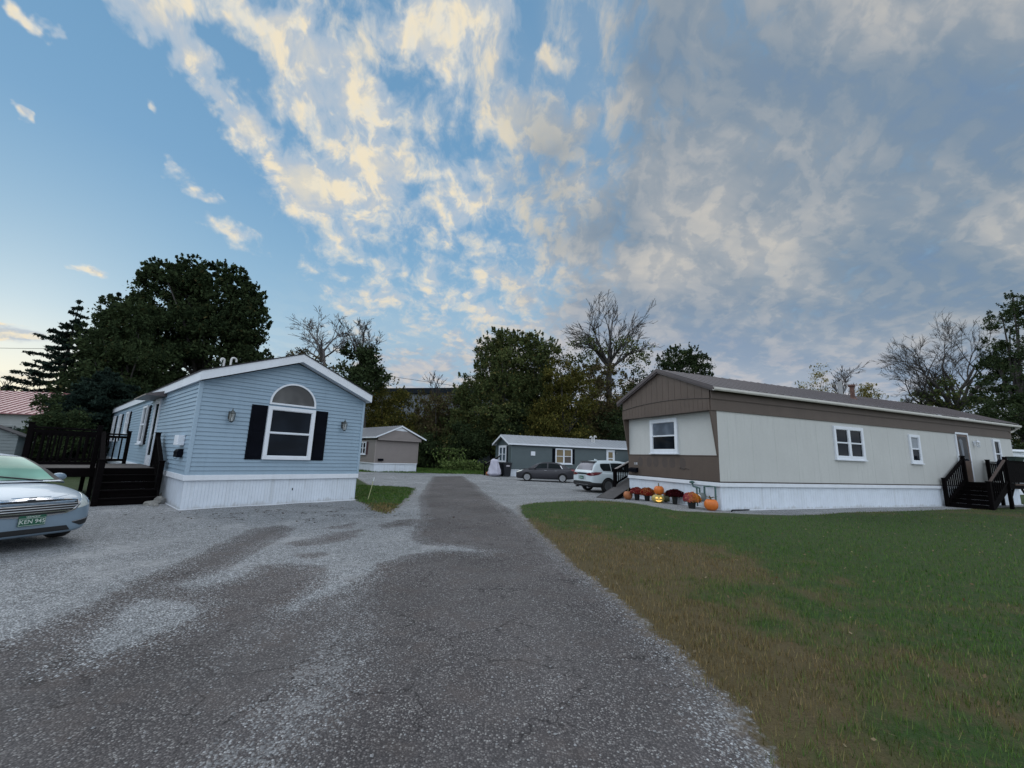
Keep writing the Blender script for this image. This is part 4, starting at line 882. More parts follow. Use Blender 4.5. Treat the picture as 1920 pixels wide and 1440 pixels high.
# ------------------------------------------------------------------ small things by the cream house
M_pump=mat('pumpkin_skin',(.62,.155,.018),.45,.15,5,.1,20); M_pump2=mat('pumpkin_skin_dull',(.36,.125,.045),.55,.25,5,.1,20); M_stem=mat('pumpkin_stem',(.12,.10,.05),.8,.3); M_green=mat('mottled_gourd',(.10,.11,.055),.6,.6,9); M_pale=mat('pale_pumpkin',(.42,.34,.10),.5,.25,7)
M_pot=mat('black_pot',(.009,.010,.011),.5,.2)
def pumpkin(label,loc,r,h,m,group='pumpkins along the cream house',name='pumpkin',nr=10,seed=0,stem=.09):
    t=thing(name,label,'pumpkin',loc,seed,group)
    mb=MB(); prof=[]
    for i in range(13):
        a=-PI/2+PI*i/12; prof.append((max(r*math.cos(a)**.75 if math.cos(a)>0 else 0,.004),h/2+h/2*math.sin(a)-(.10*h if i>=11 else 0)*(i-10)*.5))
    mb.lathe(prof,40,rf=lambda a,z:1-.075*abs(math.cos(a*nr/2))**.5*0-.07*(1-abs(math.sin(a*nr/2))**.6)+.02*math.sin(a*2+seed)); mb.build('skin',m,t,smooth=True)
    mb=MB(); mb.tube([(0,0,h*.88),(.005,0,h*.95),(.02,.01,h+stem*.5),(.05,.02,h+stem)],[.045*r/.2,.028*r/.2,.02*r/.2,.022*r/.2],7); mb.build('stem',M_stem,t,smooth=True)
    return t
def gp(px,py): p=g(px,py); return (p[0],p[1],ground_z(p[0],p[1])-.005)
q=gp(1177.5,934); pumpkin('dull orange pumpkin beside the foot of the wooden ramp',q,.20,.37,M_pump2,seed=.4)
q3=gp(1334,957.5); t=pumpkin('large bright orange pumpkin alone at the corner of the cream house',q3,.235,.40,M_pump,seed=2.0)
mb=MB()
for k,(a,l) in enumerate(((.3,.2),(1.9,.16),(3.4,.22),(4.6,.15))): mb.prism([(0,0),(l*.5,.05),(l,.02),(l*.5,-.03)],lambda u,v:(u*math.cos(a)-v*math.sin(a),u*math.sin(a)+v*math.cos(a),.41+u*.35),lambda u,v:(u*math.cos(a)-v*math.sin(a),u*math.sin(a)+v*math.cos(a),.418+u*.35))
mb.build('leaf',mat('withered_leaf',(.05,.05,.02),.8,.4),t)
qj=gp(1234,941.5)
t=pumpkin('squat pale pumpkin carved with a glowing face under the stacked orange pumpkin',qj,.245,.33,M_pale,name='jack_o_lantern',nr=12,seed=R(200),stem=.0)
t['category']='jack-o-lantern'
tocam=math.atan2(-qj[1],-qj[0])-R(200)+R(8)
M_glow=emat('candle_glow',(1.0,.58,.13),.85)
def facep(mb,poly):
    def P(u,v):
        a=tocam+u/.235; z=.155+v; rr=.247*math.sqrt(max(1-((z-.165)/.165)**2,0))**.75
        return Vector((rr*math.cos(a),rr*math.sin(a),z)),Vector((math.cos(a),math.sin(a),0))
    n=len(poly); o=[];i_=[]
    for u,v in poly: p,nn=P(u,v); o.append(p+nn*.006); i_.append(p-nn*.03)
    mb.add(o+i_,[tuple(range(n)),tuple(range(2*n-1,n-1,-1))]+[(k,(k+1)%n,n+(k+1)%n,n+k) for k in range(n)])
for nm,pl in (('eye_cutout',[(-.13,.03),(-.03,.035),(-.06,.085),(-.11,.08)]),('eye_cutout',[(.03,.035),(.12,.03),(.10,.08),(.06,.085)]),('nose_cutout',[(-.02,.0),(.02,.0),(0,.03)]),('mouth_cutout',[(-.13,-.035),(-.07,-.03),(-.05,-.045),(0,-.04),(.05,-.045),(.07,-.03),(.13,-.035),(.08,-.085),(0,-.10),(-.08,-.085)])):
    mb=MB(); facep(mb,pl); mb.build(nm,M_glow,t,recalc=True)
pumpkin('bright orange pumpkin stacked on top of the glowing carved pumpkin',(qj[0]+.09,qj[1]+.12,qj[2]+.30),.205,.37,M_pump,seed=1.1)
q=gp(1250.5,941); pumpkin('dark mottled green gourd to the right of the glowing carved pumpkin',(q[0]+.03,q[1]+.12,q[2]),.19,.30,M_green,seed=.8)
pumpkin('tiny orange gourd perched on the mottled green gourd',(q[0]-.07,q[1]+.05,q[2]+.285),.062,.11,M_pump2,seed=.2,stem=.03)
def mum(label,loc,r,h,pr,ph,cols,seed,flat=1.0):
    t=thing('potted_mum',label,'potted flowers',loc,seed,'potted chrysanthemums along the cream house')
    mb=MB(); mb.lathe([(pr*.78,0),(pr*.80,.01),(pr,ph*.88),(pr*1.07,ph*.88),(pr*1.07,ph),(pr*.95,ph),(pr*.9,ph*.92),(.01,ph*.92)],20); mb.build('pot',M_pot,t,smooth=50)
    lr=np.random.default_rng(int(seed*100)+3)
    n=2600; u=lr.normal(size=(n,3)); u/=np.linalg.norm(u,axis=1)[:,None]; u[:,2]=np.abs(u[:,2])*1.0-.25*(lr.random(n)<.35)
    cz=ph+.06; P=u*np.array([r,r,h])*lr.uniform(.86,1.04,(n,1))*(1+.06*np.sin(u[:,:1]*9+seed))+np.array([0,0,cz])
    nv=u/np.array([r,r,h]); nv/=np.linalg.norm(nv,axis=1)[:,None]
    nv+=lr.normal(0,.35,(n,3)); nv/=np.linalg.norm(nv,axis=1)[:,None]
    a=np.cross(nv,lr.normal(size=(n,3))); a/=np.linalg.norm(a,axis=1)[:,None]; b_=np.cross(nv,a); s=lr.uniform(.016,.030,(n,1))
    k=5; V=np.stack([P+(a*math.cos(2*PI*i/k)+b_*math.sin(2*PI*i/k))*s for i in range(k)],1).reshape(-1,3)
    side=np.clip(.5+(u[:,0]*.75+u[:,1]*-.25)*.75+lr.normal(0,.16,n),0,1)
    quads_obj('blooms',V,cols,t,{'tint':side,'tint2':lr.random(n)},k)
    n=700; u=lr.normal(size=(n,3)); u/=np.linalg.norm(u,axis=1)[:,None]; u[:,2]=np.abs(u[:,2])-.35
    P=u*np.array([r,r,h])*lr.uniform(.6,.93,(n,1))+np.array([0,0,cz]); a=lr.normal(size=(n,3)); a/=np.linalg.norm(a,axis=1)[:,None]; b_=np.cross(a,lr.normal(size=(n,3))); b_/=np.linalg.norm(b_,axis=1)[:,None]
    V=np.stack([P+a*.05,P+b_*.02,P-a*.05,P-b_*.02],1).reshape(-1,3); quads_obj('foliage',V,M_mumleaf,t,{'tint':lr.random(n)})
    return t
M_mumleaf=leafmat('mum_leaf',(.010,.018,.006),(.035,.055,.018))
def mumcol(name,c0,c1,acc,f): return leafmat(name,c0,c1,acc,f)
mum('red potted mum nearest the wooden ramp, behind the dull pumpkin',gp(1194.5,935.5),.29,.20,.115,.27,mumcol('mum_crimson',(.16,.018,.022),(.27,.05,.04),(.40,.17,.13),.2),.3)
mum('red and yellow potted mum left of the stacked pumpkins',gp(1213.5,937.5),.30,.24,.115,.24,mumcol('mum_red_yellow',(.24,.022,.020),(.34,.13,.03),(.50,.26,.10),.25),1.2)
mum('wide dark maroon potted mum right of the stacked pumpkins',gp(1265.5,944.5),.335,.21,.105,.30,mumcol('mum_maroon',(.030,.005,.007),(.050,.010,.010),(.07,.012,.018),.2),2.2)
mum('pink and orange potted mum in front of the gas meter',gp(1297.5,953.5),.29,.25,.14,.25,mumcol('mum_pink_orange',(.34,.055,.10),(.58,.24,.025),(.55,.25,.15),.2),.05)
# gas meter
p=RP(-.24,.60,0); t=thing('gas_meter','grey gas meter with green pipes at the corner of the white skirting','gas meter',(p.x,p.y,.02),RA)
M_gas=mat('meter_grey',(.13,.16,.16),.5,.2); M_gpipe=mat('green_pipe',(.055,.12,.115),.5,.25)
mb=MB(); mb.lathe([(.05,0),(.15,.02),(.16,.10),(.155,.22),(.11,.30),(.03,.31)],18,Matrix.Translation((-.02,.0,.22))); mb.build('meter_body',M_gas,t,smooth=40)
mb=MB(); mb.lathe([(.09,0),(.09,.03),(.02,.035)],16,Matrix.Translation((-.15,0,.38))@Matrix.Rotation(R(-90),4,'Y')); mb.build('dial',M_white,t,smooth=40)
mb=MB(); mb.tube([(0,.11,.48),(0,.11,.68),(0,.40,.72),(0,.46,.85)],.032,8); mb.lathe([(.03,0),(.10,.03),(.10,.06),(.03,.10)],12,Matrix.Translation((0,.46,.82))); mb.tube([(0,.24,.70),(0,.24,.03)],.028,8); mb.build('inlet_pipe',M_gpipe,t,smooth=40)
mb=MB(); mb.tube([(0,-.11,.48),(0,-.11,.76),(.02,-.32,.78),(.12,-.48,.78),(.12,-.48,.05)],.032,8); mb.build('outlet_pipe',M_gpipe,t,smooth=40)
# edging hose lying by the corner
mb=MB(); c0=Vector(q3); mb.tube([RP(-.02,-.42,.025),RP(.25,-.20,.03),RP(.5,-.14,.025),RP(.8,-.12,.02),RP(1.2,-.1,.02)],.022,6); tag(mb.build('black_hose',M_black,None,smooth=True),'short black hose on the gravel at the corner of the cream house','hose')

# ------------------------------------------------------------------ things at the slate house
M_binp=mat('black_bin_plastic',(.010,.012,.017),.45,.2)
def bin_(label,x,y,rz):
    t=thing('wheelie_bin',label,'bin',(x,y,ground_z(x,y)),rz,'bins beside the slate green house')
    mb=MB(); mb.add([(-.26,-.28,.06),(.26,-.28,.06),(.26,.28,.06),(-.26,.28,.06),(-.34,-.36,1.14),(.34,-.36,1.14),(.34,.36,1.14),(-.34,.36,1.14)],[(0,3,2,1),(4,5,6,7),(0,1,5,4),(1,2,6,5),(2,3,7,6),(3,0,4,7)]); mb.box(-.36,.36,-.38,.38,1.06,1.12); mb.build('bin_body',M_binp,t,bevel=.02)
    mb=MB(); mb.prism([(-.40,1.141),(.38,1.141),(.38,1.19),(0,1.245),(-.40,1.20)],lambda y_,z:(-.37,y_,z),lambda y_,z:(.37,y_,z)); mb.build('lid',M_binp,t,bevel=.012)
    for sx in (-.31,.27): mb=MB(); mb.lathe([(.02,0),(.12,.0),(.12,.05),(.02,.05)],14,Matrix.Translation((sx,.34,.12))@Matrix.Rotation(R(90),4,'Y')); mb.build('wheel',M_black,t)
    mb=MB(); mb.tube([(-.28,.42,1.08),(.28,.42,1.08)],.018,6); mb.build('handle',M_binp,t)
    return t
b1=g(935.5,893,-.15); b2=g(949.5,894,-.15)
bin_('black wheelie bin beside the white tarp, left of the labelled one',b1[0],b1[1]+.3,R(18))
t=bin_('black wheelie bin with a white label, nearest the slate green house corner',b2[0],b2[1]+.2,R(18))
mb=MB(); mb.box(-.16,.16,-.372,-.366,.88,1.0); mb.build('label_plate',mat('paper_label',(.42,.40,.43),.6,.2),t)
# tarp-covered heap
q=g(926,894,-.15)
bm=bmesh.new(); bmesh.ops.create_icosphere(bm,subdivisions=4,radius=1)
for v in bm.verts:
    h=(v.co.z+1)/2; rr=.36+.30*(1-h)**1.6; f=1+.16*math.sin(math.atan2(v.co.y,v.co.x)*5+h*3)*(1-h)+.14*mnoise.noise(v.co*2.4)
    l=math.hypot(v.co.x,v.co.y)+1e-6; s=min(l*1.6,1)
    v.co=Vector((v.co.x/l*rr*s*f*(.95),v.co.y/l*rr*s*f*.8,max(0,(h**.8)*1.5*(1+.1*mnoise.noise(v.co*1.5)))))
me=bpy.data.meshes.new('covered_heap'); bm.to_mesh(me); bm.free(); me.materials.append(mat('white_tarp',(.48,.47,.56),.55,.1,4,.4,8)); me.polygons.foreach_set('use_smooth',[True]*len(me.polygons))
o=bpy.data.objects.new('covered_heap',me); COL.objects.link(o); o.location=(q[0],q[1]+.35,ground_z(q[0],q[1])-.02); tag(o,'white tarpaulin draped over a tall heap beside the black bins','tarp')
q=g(911,892,-.15); sy_=q[1]+1.2
t=thing('porch_stairs','dark wooden porch stairs at the left end of the slate green house','stairs',(q[0]-.3,sy_,-.15),R(20))
for i in range(4): mb=MB(); mb.box(i*.28,i*.28+.3,-.5,.5,.16+.17*i,.2+.17*i); mb.build('step',M_deck,t)
railing(t,(-.05,-.5,.05),(1.35,-.5,.85),.95,M_deck,.14,posts=(-.05,False),mtop=M_greywood)
pumpkin('small orange pumpkin by the porch stairs of the slate green house',(q[0]+.15,sy_-.75,-.15),.20,.36,M_pump2,group='pumpkins along the cream house',seed=.6)

# snow stake by the little verge
q=g(689,938); t=thing('marker_stake','thin pale yellow marker stake leaning on the grass by the blue house','stake',(q[0],q[1],0))
mb=MB(); mb.tube([(0,0,-.05),(.10,.10,.62)],[.013,.011],6); mb.build('stake_rod',mat('pale_yellow_rod',(.42,.43,.22),.5,.2),t); mb=MB(); mb.tube([(.10,.10,.62),(.12,.12,.74)],.012,6); mb.build('tip',M_white,t)
# ------------------------------------------------------------------ trees
LM={'dark':leafmat('leaf_dark_green',(0.01782,0.03029,0.01604),(0.07484,0.1034,0.04633),(0.1247,0.0891,0.03564),.06),
 'mid':leafmat('leaf_dull_green',(0.03353,0.05216,0.02236),(0.149,0.1771,0.06707),(0.2608,0.2049,0.07452),.10),
 'yel':leafmat('leaf_turning_yellow',(0.03285,0.03791,0.01264),(0.1454,0.139,0.03791),(0.2401,0.1895,0.05054),.15),
 'brn':leafmat('leaf_dull_brown',(0.03992,0.03629,0.02177),(0.1633,0.1306,0.06895),(0.127,0.1543,0.05443),.2),
 'gold':leafmat('leaf_gold',(0.081,0.0891,0.0324),(0.3078,0.2592,0.081),(0.486,0.3888,0.1134),.2),
 'blue':leafmat('needle_blue_green',(0.00972,0.01782,0.0162),(0.04212,0.06804,0.05184)),
 'weed':leafmat('leaf_weed',(0.0486,0.081,0.0243),(0.1944,0.2592,0.0891))}
def leaf_cards(P,size,asp=.55,droop=0.0):
    n=len(P); a=rng.normal(size=(n,3)); a[:,2]-=droop; a/=np.linalg.norm(a,axis=1)[:,None]
    b_=np.cross(a,rng.normal(size=(n,3))); b_/=np.linalg.norm(b_,axis=1)[:,None]; s=(size*rng.uniform(.6,1.3,n))[:,None]
    return np.stack([P+a*s,P+b_*s*asp,P-a*s,P-b_*s*asp],1).reshape(-1,3)
def crown_pts(ells,Y,n,clump=.30,dens=1.0,sprig=0,hollow=.45):
    """leaf points in clumps through the volume of the crown; ells = (px,py,rx,ry[,dY])"""
    vol=np.array([e[2]*e[3] for e in ells],float); vol/=vol.sum(); P=[];T=[];C=[]
    for e,v in zip(ells,vol):
        dY=e[4] if len(e)>4 else 0; c=np.array(at(e[0],e[1],Y+dY)); rx=e[2]*(Y+dY)/FPX; rz=e[3]*(Y+dY)/FPX
        m=max(int(n*v),20); k=max(int(14*dens*(rx*rz)/(clump*max(rx,rz)*2.2)**2*1.0)+7,9)
        u=rng.normal(size=(k,3)); u/=np.linalg.norm(u,axis=1)[:,None]; rad=rng.uniform(hollow,.93,(k,1))**.8
        cc=c+u*rad*np.array([rx,rx*.9,rz]); cr=clump*min(rx,rz)*rng.uniform(.45,1.15,k); ct=rng.random(k)
        idx=rng.integers(0,k,m); w_=rng.normal(size=(m,3)); w_/=np.linalg.norm(w_,axis=1)[:,None]; q=rng.random((m,1))**.45
        P.append(cc[idx]+rng.normal(size=(m,3))*(cr[idx]*.55)[:,None]*np.array([1.15,1.15,.85])); T.append(np.clip(ct[idx]*.55+rng.random(m)*.45,0,1)); C.append(cc)
        for s in range(int(sprig*v*len(ells))):
            th=rng.uniform(0,2*PI); ph=rng.uniform(.15,1.0); d=np.array([math.cos(th)*math.cos(ph),math.sin(th)*math.cos(ph)*.9,math.sin(ph)])
            p0=c+d*np.array([rx,rx,rz])*.93; L_=rng.uniform(.25,.6)*min(rx,rz)*.5; mm=int(10+m*.004); t_=rng.random((mm,1))
            dd=d*.5+np.array([0,0,.8]); P.append(p0+dd*t_*L_+rng.normal(0,.07*min(rx,rz)*.5,(mm,3))*(1-t_*.7)); T.append(rng.random(mm)*.7)
    return np.concatenate(P),np.concatenate(T),np.concatenate(C)
def base_at(px,Y,dx=0):
    p=at(px,850,Y); return Vector((p.x+dx,p.y,ground_z(p.x,p.y)))
def tree(name,label,cat,px,Y,ells,n,leaf,m,group=None,trunk=.22,fork=.35,clump=.30,sprig=0,bark=None,hollow=.45,limbs=14,asp=.55):
    b0=base_at(px,Y); t=thing(name,label,cat,b0,0,group)
    P,T,C=crown_pts(ells,Y,n,clump,1.0,sprig,hollow); P[:,2]=np.maximum(P[:,2],b0.z+.05)
    o=quads_obj('crown',leaf_cards(P-np.array(b0),leaf*.56,asp),m,t,{'tint':T,'tint2':rng.random(len(T))})
    mb=MB(); top=C[:,2].max()-b0.z; fz=max(top*fork,.4); cx=C[:,0].mean()-b0.x; cy=C[:,1].mean()-b0.y
    fk=Vector((cx*.45,cy*.45,fz)); mb.tube([(0,0,-.3),(.02,.01,fz*.12),Vector((cx*.2,cy*.2,fz*.55)),fk,fk+Vector((cx*.3,cy*.3,(top-fz)*.5))],[trunk*1.5,trunk*1.05,trunk*.9,trunk*.75,trunk*.3],8)
    sel=C[rng.permutation(len(C))[:limbs]]-np.array(b0)
    for q in sel:
        q=Vector(q); s=fk*random.uniform(.75,1.0)+Vector((0,0,0)); s=Vector((fk.x*.9,fk.y*.9,min(fz*random.uniform(.8,1.25),max(q.z*.8,.3)))); md=(s+q)/2+Vector((random.uniform(-.3,.3),random.uniform(-.3,.3),(q-s).length*.10))
        mb.tube([s,md,q],[trunk*.42,trunk*.26,trunk*.08],5)
    mb.build('trunk',bark or M_shade,t,smooth=True,recalc=False); return t
def bare(mb,p,d,L,r,lev,spread=.55,up=.12,kids=(3,4),rmin=.016,seg=4,shrink=(.46,.72)):
    pts=[p];rs=[r];q=Vector(p);d=Vector(d).normalized()
    for i in range(seg):
        d=(d+Vector((random.gauss(0,.10),random.gauss(0,.10),random.gauss(0,.08)+up*.5))).normalized(); q=q+d*(L/seg); pts.append(q.copy()); rs.append(max(r*(1-.55*(i+1)/seg),rmin))
    mb.tube(pts,rs,7 if lev>4 else (5 if lev>2 else 3),cap=False)
    if lev<=0: return
    for k in range(random.randint(*kids)):
        t=random.uniform(.35,1.0) if k else 1.0; i=min(int(t*seg),seg); b_=pts[i]; ax=d.orthogonal().normalized(); ax.rotate(Matrix.Rotation(random.uniform(0,2*PI),3,d))
        nd=(d+ax*random.uniform(spread*.6,spread*1.5)).normalized(); 
        bare(mb,b_,nd,L*random.uniform(*shrink),max(rs[i]*random.uniform(.5,.72),rmin),lev-1,spread,up,kids,rmin,max(seg-1,3) if lev<3 else seg,shrink)
def bare_tree(name,label,px,Y,topy,limbs,trunk,forkpx,lev=4,group=None,m=None,ells=None,n=0,leaf=.16,lm=None,spread=.55,rmin=.016,kids=(3,4),cat='tree'):
    b0=base_at(px,Y); t=thing(name,label,cat,b0,0,group); mb=MB()
    f=Vector(at(*forkpx,Y))-b0; mb.tube([(0,0,-.3),Vector((f.x*.3,f.y*.3,f.z*.4)),f],[trunk*1.35,trunk,trunk*.8],8)
    for lp in limbs:   # limb tip pixels with a depth offset
        q=Vector(at(lp[0],lp[1],Y+(lp[2] if len(lp)>2 else 0)))-b0; v=q-f
        bare(mb,f-Vector((0,0,f.z*random.uniform(0,.12))),v+Vector((0,0,-v.length*.12)),v.length*.54,trunk*.55,lev,spread,.03,kids,rmin)
    mb.build('trunk',m or M_shade,t,smooth=True,recalc=False)
    if ells:
        P,T,C=crown_pts(ells,Y,n,.34,1.0,0,.2); quads_obj('crown',leaf_cards(P-np.array(b0),leaf),lm,t,{'tint':T,'tint2':rng.random(len(T))})
    return t
def spruce(name,label,px,Y,topy,halfpx,m,whorls=26,density=1.0,group=None,z0=.12,n_per=9,sparse=.0,power=.85,ls=.13):
    b0=base_at(px,Y); top=at(px,topy,Y).z-b0.z; R_=halfpx*Y/FPX; t=thing(name,label,'tree',b0,0,group); mb=MB()
    mb.tube([(0,0,-.3),(0,0,top*.5),(0,0,top)],[top*.016+.05,top*.010+.03,.015],7); V=[];T=[]
    for i in range(whorls):
        f=i/(whorls-1); z=top*(z0+(1-z0)*f**.92); rr=R_*(1-f)**power*random.uniform(.82,1.12)+.12; 
        for k in range(n_per if f<.85 else 5):
            if random.random()<sparse: continue
            a=random.uniform(0,2*PI); L_=rr*random.uniform(.62,1.08); dr=-.10-.14*(1-f)
            pts=[Vector((0,0,z)),Vector((math.cos(a)*L_*.5,math.sin(a)*L_*.5,z+L_*dr*.75)),Vector((math.cos(a)*L_,math.sin(a)*L_,z+L_*dr*.75+L_*.06))]
            mb.tube(pts,[.03+.012*L_,.02,.008],4,cap=False)
            m_=int((26+60*L_)*density); u=rng.random(m_)**.75; base=np.where((u<.5)[:,None],np.array(pts[0])+(np.array(pts[1])-np.array(pts[0]))*(u*2)[:,None],np.array(pts[1])+(np.array(pts[2])-np.array(pts[1]))*(u*2-1)[:,None])
            w_=(.10+.26*L_*.5)*(1.0-.55*np.abs(u-.55)); base=base+np.stack([-np.sin(a)*rng.normal(0,.45,m_)*w_,np.cos(a)*rng.normal(0,.45,m_)*w_,-np.abs(rng.normal(0,.10,m_))-.0],1); V.append(base); T.append(np.clip(.4*random.random()+.6*rng.random(m_),0,1))
    V=np.concatenate(V);T=np.concatenate(T); quads_obj('crown',leaf_cards(V,ls,.42,.7),m,t,{'tint':T,'tint2':rng.random(len(T))}); mb.build('trunk',M_shade,t,recalc=False); return t
GL='trees behind the blue house'; GW='trees of the wood behind the lot'; GRt='trees behind the cream house'
tree('broadleaf_tree','tallest dark leafy tree, its crown rising above the blue house roof','tree',385,38,[(322,552,60,52),(408,566,66,58),(455,620,46,62),(300,625,72,68),(385,655,95,70),(305,508,38,20),(360,500,30,20),(425,515,40,20),(472,560,25,30),(470,690,38,42),(280,700,90,70)],53437,.30,LM['dark'],GL,.42,.32,.24,90,hollow=.35,limbs=26)
tree('broadleaf_tree','dense dark tree crowding the tall leafy tree on its left side','tree',225,31,[(235,600,52,45),(215,650,62,55),(245,700,80,70),(205,755,85,65),(265,780,80,60)],26718,.22,LM['dark'],GL,.25,.3,.26,50,hollow=.3)
spruce('spruce_tree','open spruce tree with tiered branches standing left against the bright sky',83,34,562,118,LM['blue'],21,.95,GL,.10,9,.10,.80,.15)
spruce('spruce_tree','slim dark spruce tip between the tiered spruce and the dense dark tree',158,37,548,62,LM['blue'],26,1.3,GL,.2,10,.05,.9,.16)
spruce('spruce_tree','broad low dark spruce behind the wooden deck of the blue house',168,24,690,120,LM['blue'],26,1.8,GL,.02,17,0,.62,.12)
tree('shrub','dark leafy shrub in front of the red roofed building','shrub',98,20.5,[(90,765,24,32),(84,815,26,38),(115,810,40,42),(80,855,24,26),(130,855,45,30)],11485,.12,LM['dark'],GL,.08,.2,.3,14)
bare_tree('bare_shrub','twiggy leafless bush low under the bright sky at the left edge',18,40,690,[(-5,705),(15,700),(40,708),(60,720)],.12,(20,765),3,GL,None,[(20,735,35,12)],500,.15,LM['dark'],.7,.02,cat='shrub')
bare_tree('bare_tree','leafless tree with long thin limbs behind the ridge of the blue house',616,45,555,[(555,570),(580,560,2),(610,585,-2),(640,595),(545,620,2),(655,610,-1)],.22,(606,655),4,GW,M_paleb,[(590,690,45,28),(560,670,25,20)],2042,.16,LM['brn'],.5,.020)
bare_tree('bare_tree','half bare tree hung with vines right of the blue house ridge',683,47,585,[(640,600),(665,590,2),(690,585,-2),(715,625),(705,600,1)],.28,(676,672),4,GW,M_shade,[(682,672,34,26),(670,715,42,45),(705,705,30,30),(650,655,16,14)],6601,.20,LM['dark'],.5,.020)
tree('shrub','yellowing rounded bush beside the tan house under the dark roofed building','shrub',722,50,[(722,745,42,34),(700,785,45,45),(752,770,32,40),(735,810,50,45)],17288,.22,LM['yel'],GW,.15,.25,.3,20)
tree('shrub','dull brown green bush right of the yellowing bush','shrub',815,53,[(810,770,40,40),(790,810,45,45),(835,790,42,52),(820,840,60,40)],18860,.24,LM['brn'],GW,.15,.25,.3,16)
bare_tree('bare_shrub','small leafless sapling sticking up from the brown green bush',818,52,690,[(802,693),(815,690),(828,697),(833,712)],.07,(817,745),3,GW,None,None,0,.1,None,.35,.02,cat='shrub')
tree('broadleaf_tree','dark green tree left of the tall twin crowned trees','tree',880,52,[(882,735,34,42),(895,775,48,55),(870,810,45,45)],17288,.25,LM['mid'],GW,.22,.3,.28,24)
tree('broadleaf_tree','left tree of the tall pair in the middle of the wood','tree',940,50,[(938,640,36,25),(915,660,28,25),(955,670,45,40),(930,705,45,45),(945,760,60,60)],25147,.25,LM['mid'],GW,.30,.3,.25,60,hollow=.3,limbs=22)
tree('broadleaf_tree','right tree of the tall pair in the middle of the wood','tree',1005,51,[(990,640,36,22),(1015,665,40,35),(1000,700,48,45),(1020,755,60,60),(970,740,40,50)],25147,.25,LM['mid'],GW,.32,.3,.25,60,hollow=.3,limbs=22)
tree('broadleaf_tree','yellow tinged bushy tree behind the slate green house','tree',1062,47,[(1055,710,40,38),(1080,740,45,45),(1060,790,60,55),(1030,800,45,50)],23575,.22,LM['yel'],GW,.25,.3,.28,24)
tree('broadleaf_tree','brownish leafy tree under the bare twin limbed tree','tree',1135,52,[(1120,705,45,28),(1140,745,55,50),(1170,780,50,50),(1110,800,50,50)],23575,.24,LM['brn'],GW,.25,.3,.28,24)
bare_tree('bare_tree','tall bare tree with spreading limbs rising above the slate green house roof',1142,53,565,[(1063,580),(1095,575,2),(1118,570,-2),(1165,562),(1185,575,2),(1228,603),(1150,590,-3),(1085,610,1)],.42,(1142,672),4,GW,M_shade,[(1110,650,45,30),(1165,650,40,35),(1090,680,45,30),(1195,670,35,30)],2340,.18,LM['mid'],.42,.022)
tree('broadleaf_tree','dark leafy tree squeezed between the bare tree and the round tree','tree',1212,55,[(1205,730,32,38),(1225,770,45,50)],12573,.24,LM['dark'],GW,.22,.3,.28,20)
tree('broadleaf_tree','round dark crowned tree just above the cream house gable','tree',1282,58,[(1280,675,38,28),(1255,690,28,30),(1308,695,30,32),(1283,715,52,32),(1280,760,60,50)],22003,.24,LM['dark'],GW,.3,.3,.22,70,hollow=.3)
low=[(700,860,28,32,'mid'),(760,845,34,36,'brn'),(800,850,30,36,'dark'),(842,845,32,36,'mid'),(880,835,36,44,'dark'),(920,815,40,50,'mid'),(965,800,44,55,'dark'),(1010,800,46,55,'mid'),(1060,815,46,45,'dark'),(1110,815,45,45,'brn'),(1160,810,45,50,'dark')]
lab={0:'low green bush peeking out just right of the blue house wall',1:'brownish low bush directly behind the right half of the tan house',2:'dark low bush behind the right eave of the tan house',3:'dull green low bush above the weeds at the far end of the lane',4:'dark low bush left of the slate green house gable',5:'dull green bush behind the left eave of the slate green house',6:'dark bush behind the ridge end of the slate green house',7:'dull green bush above the vent hood side of the slate green roof',8:'dark bush behind the middle of the slate green roof',9:'brownish bush above the double window of the slate green house',10:'dark bush behind the roof vents of the slate green house'}
for i,(px,py,rx,ry,k) in enumerate(low):
    Yd=60 if i==0 else (56 if px<800 else 50+ (i%2)*2); tree('shrub',lab[i],'shrub',px,Yd,[(px,py-10,rx,ry*.8),(px+8,py+8,rx*1.05,ry*.7)],10215,.24,LM[k],'low bushes at the edge of the wood',.12,.2,.3,12)
# far mass of the wood that closes the gaps
P=[];
for i in range(260):
    px=rng.uniform(480,1560); Yd=rng.uniform(62,74); py=rng.uniform(790,858) if px<1330 else rng.uniform(800,860); c=np.array(at(px,py,Yd)); rr=rng.uniform(1.2,2.6); u=rng.normal(size=(190,3)); u/=np.linalg.norm(u,axis=1)[:,None]; P.append(c+u*rr*rng.random((190,1))**.4)
P=np.concatenate(P); P=P[P[:,2]>-.2]
tag(quads_obj('distant_woods',leaf_cards(P,.36),LM['dark'],None,{'tint':rng.random(len(P)),'tint2':rng.random(len(P))}),kind='stuff')
P=[]
for i in range(150):
    px=rng.uniform(-420,430); Yd=rng.uniform(44,60); py=rng.uniform(785,835); c=np.array(at(px,py,Yd)); rr=rng.uniform(.9,2.0); u=rng.normal(size=(160,3)); u/=np.linalg.norm(u,axis=1)[:,None]; P.append(c+u*rr*rng.random((160,1))**.4)
P=np.concatenate(P)
tag(quads_obj('distant_brush',leaf_cards(P,.30),LM['dark'],None,{'tint':rng.random(len(P)),'tint2':rng.random(len(P))}),kind='stuff')
tree('broadleaf_tree','thin yellow tree behind the cream house roof, left of the bare one','tree',1528,62,[(1510,728,20,16),(1535,705,22,24),(1545,740,26,26),(1530,770,40,40)],2985,.20,LM['gold'],GRt,.18,.3,.3,12,hollow=.1)
bare_tree('bare_tree','small bare tree between the two yellow trees behind the cream house',1578,60,675,[(1555,690),(1575,676),(1595,690),(1612,705),(1560,715)],.16,(1577,745),4,GRt,M_paleb,None,0,.1,None,.4,.022)
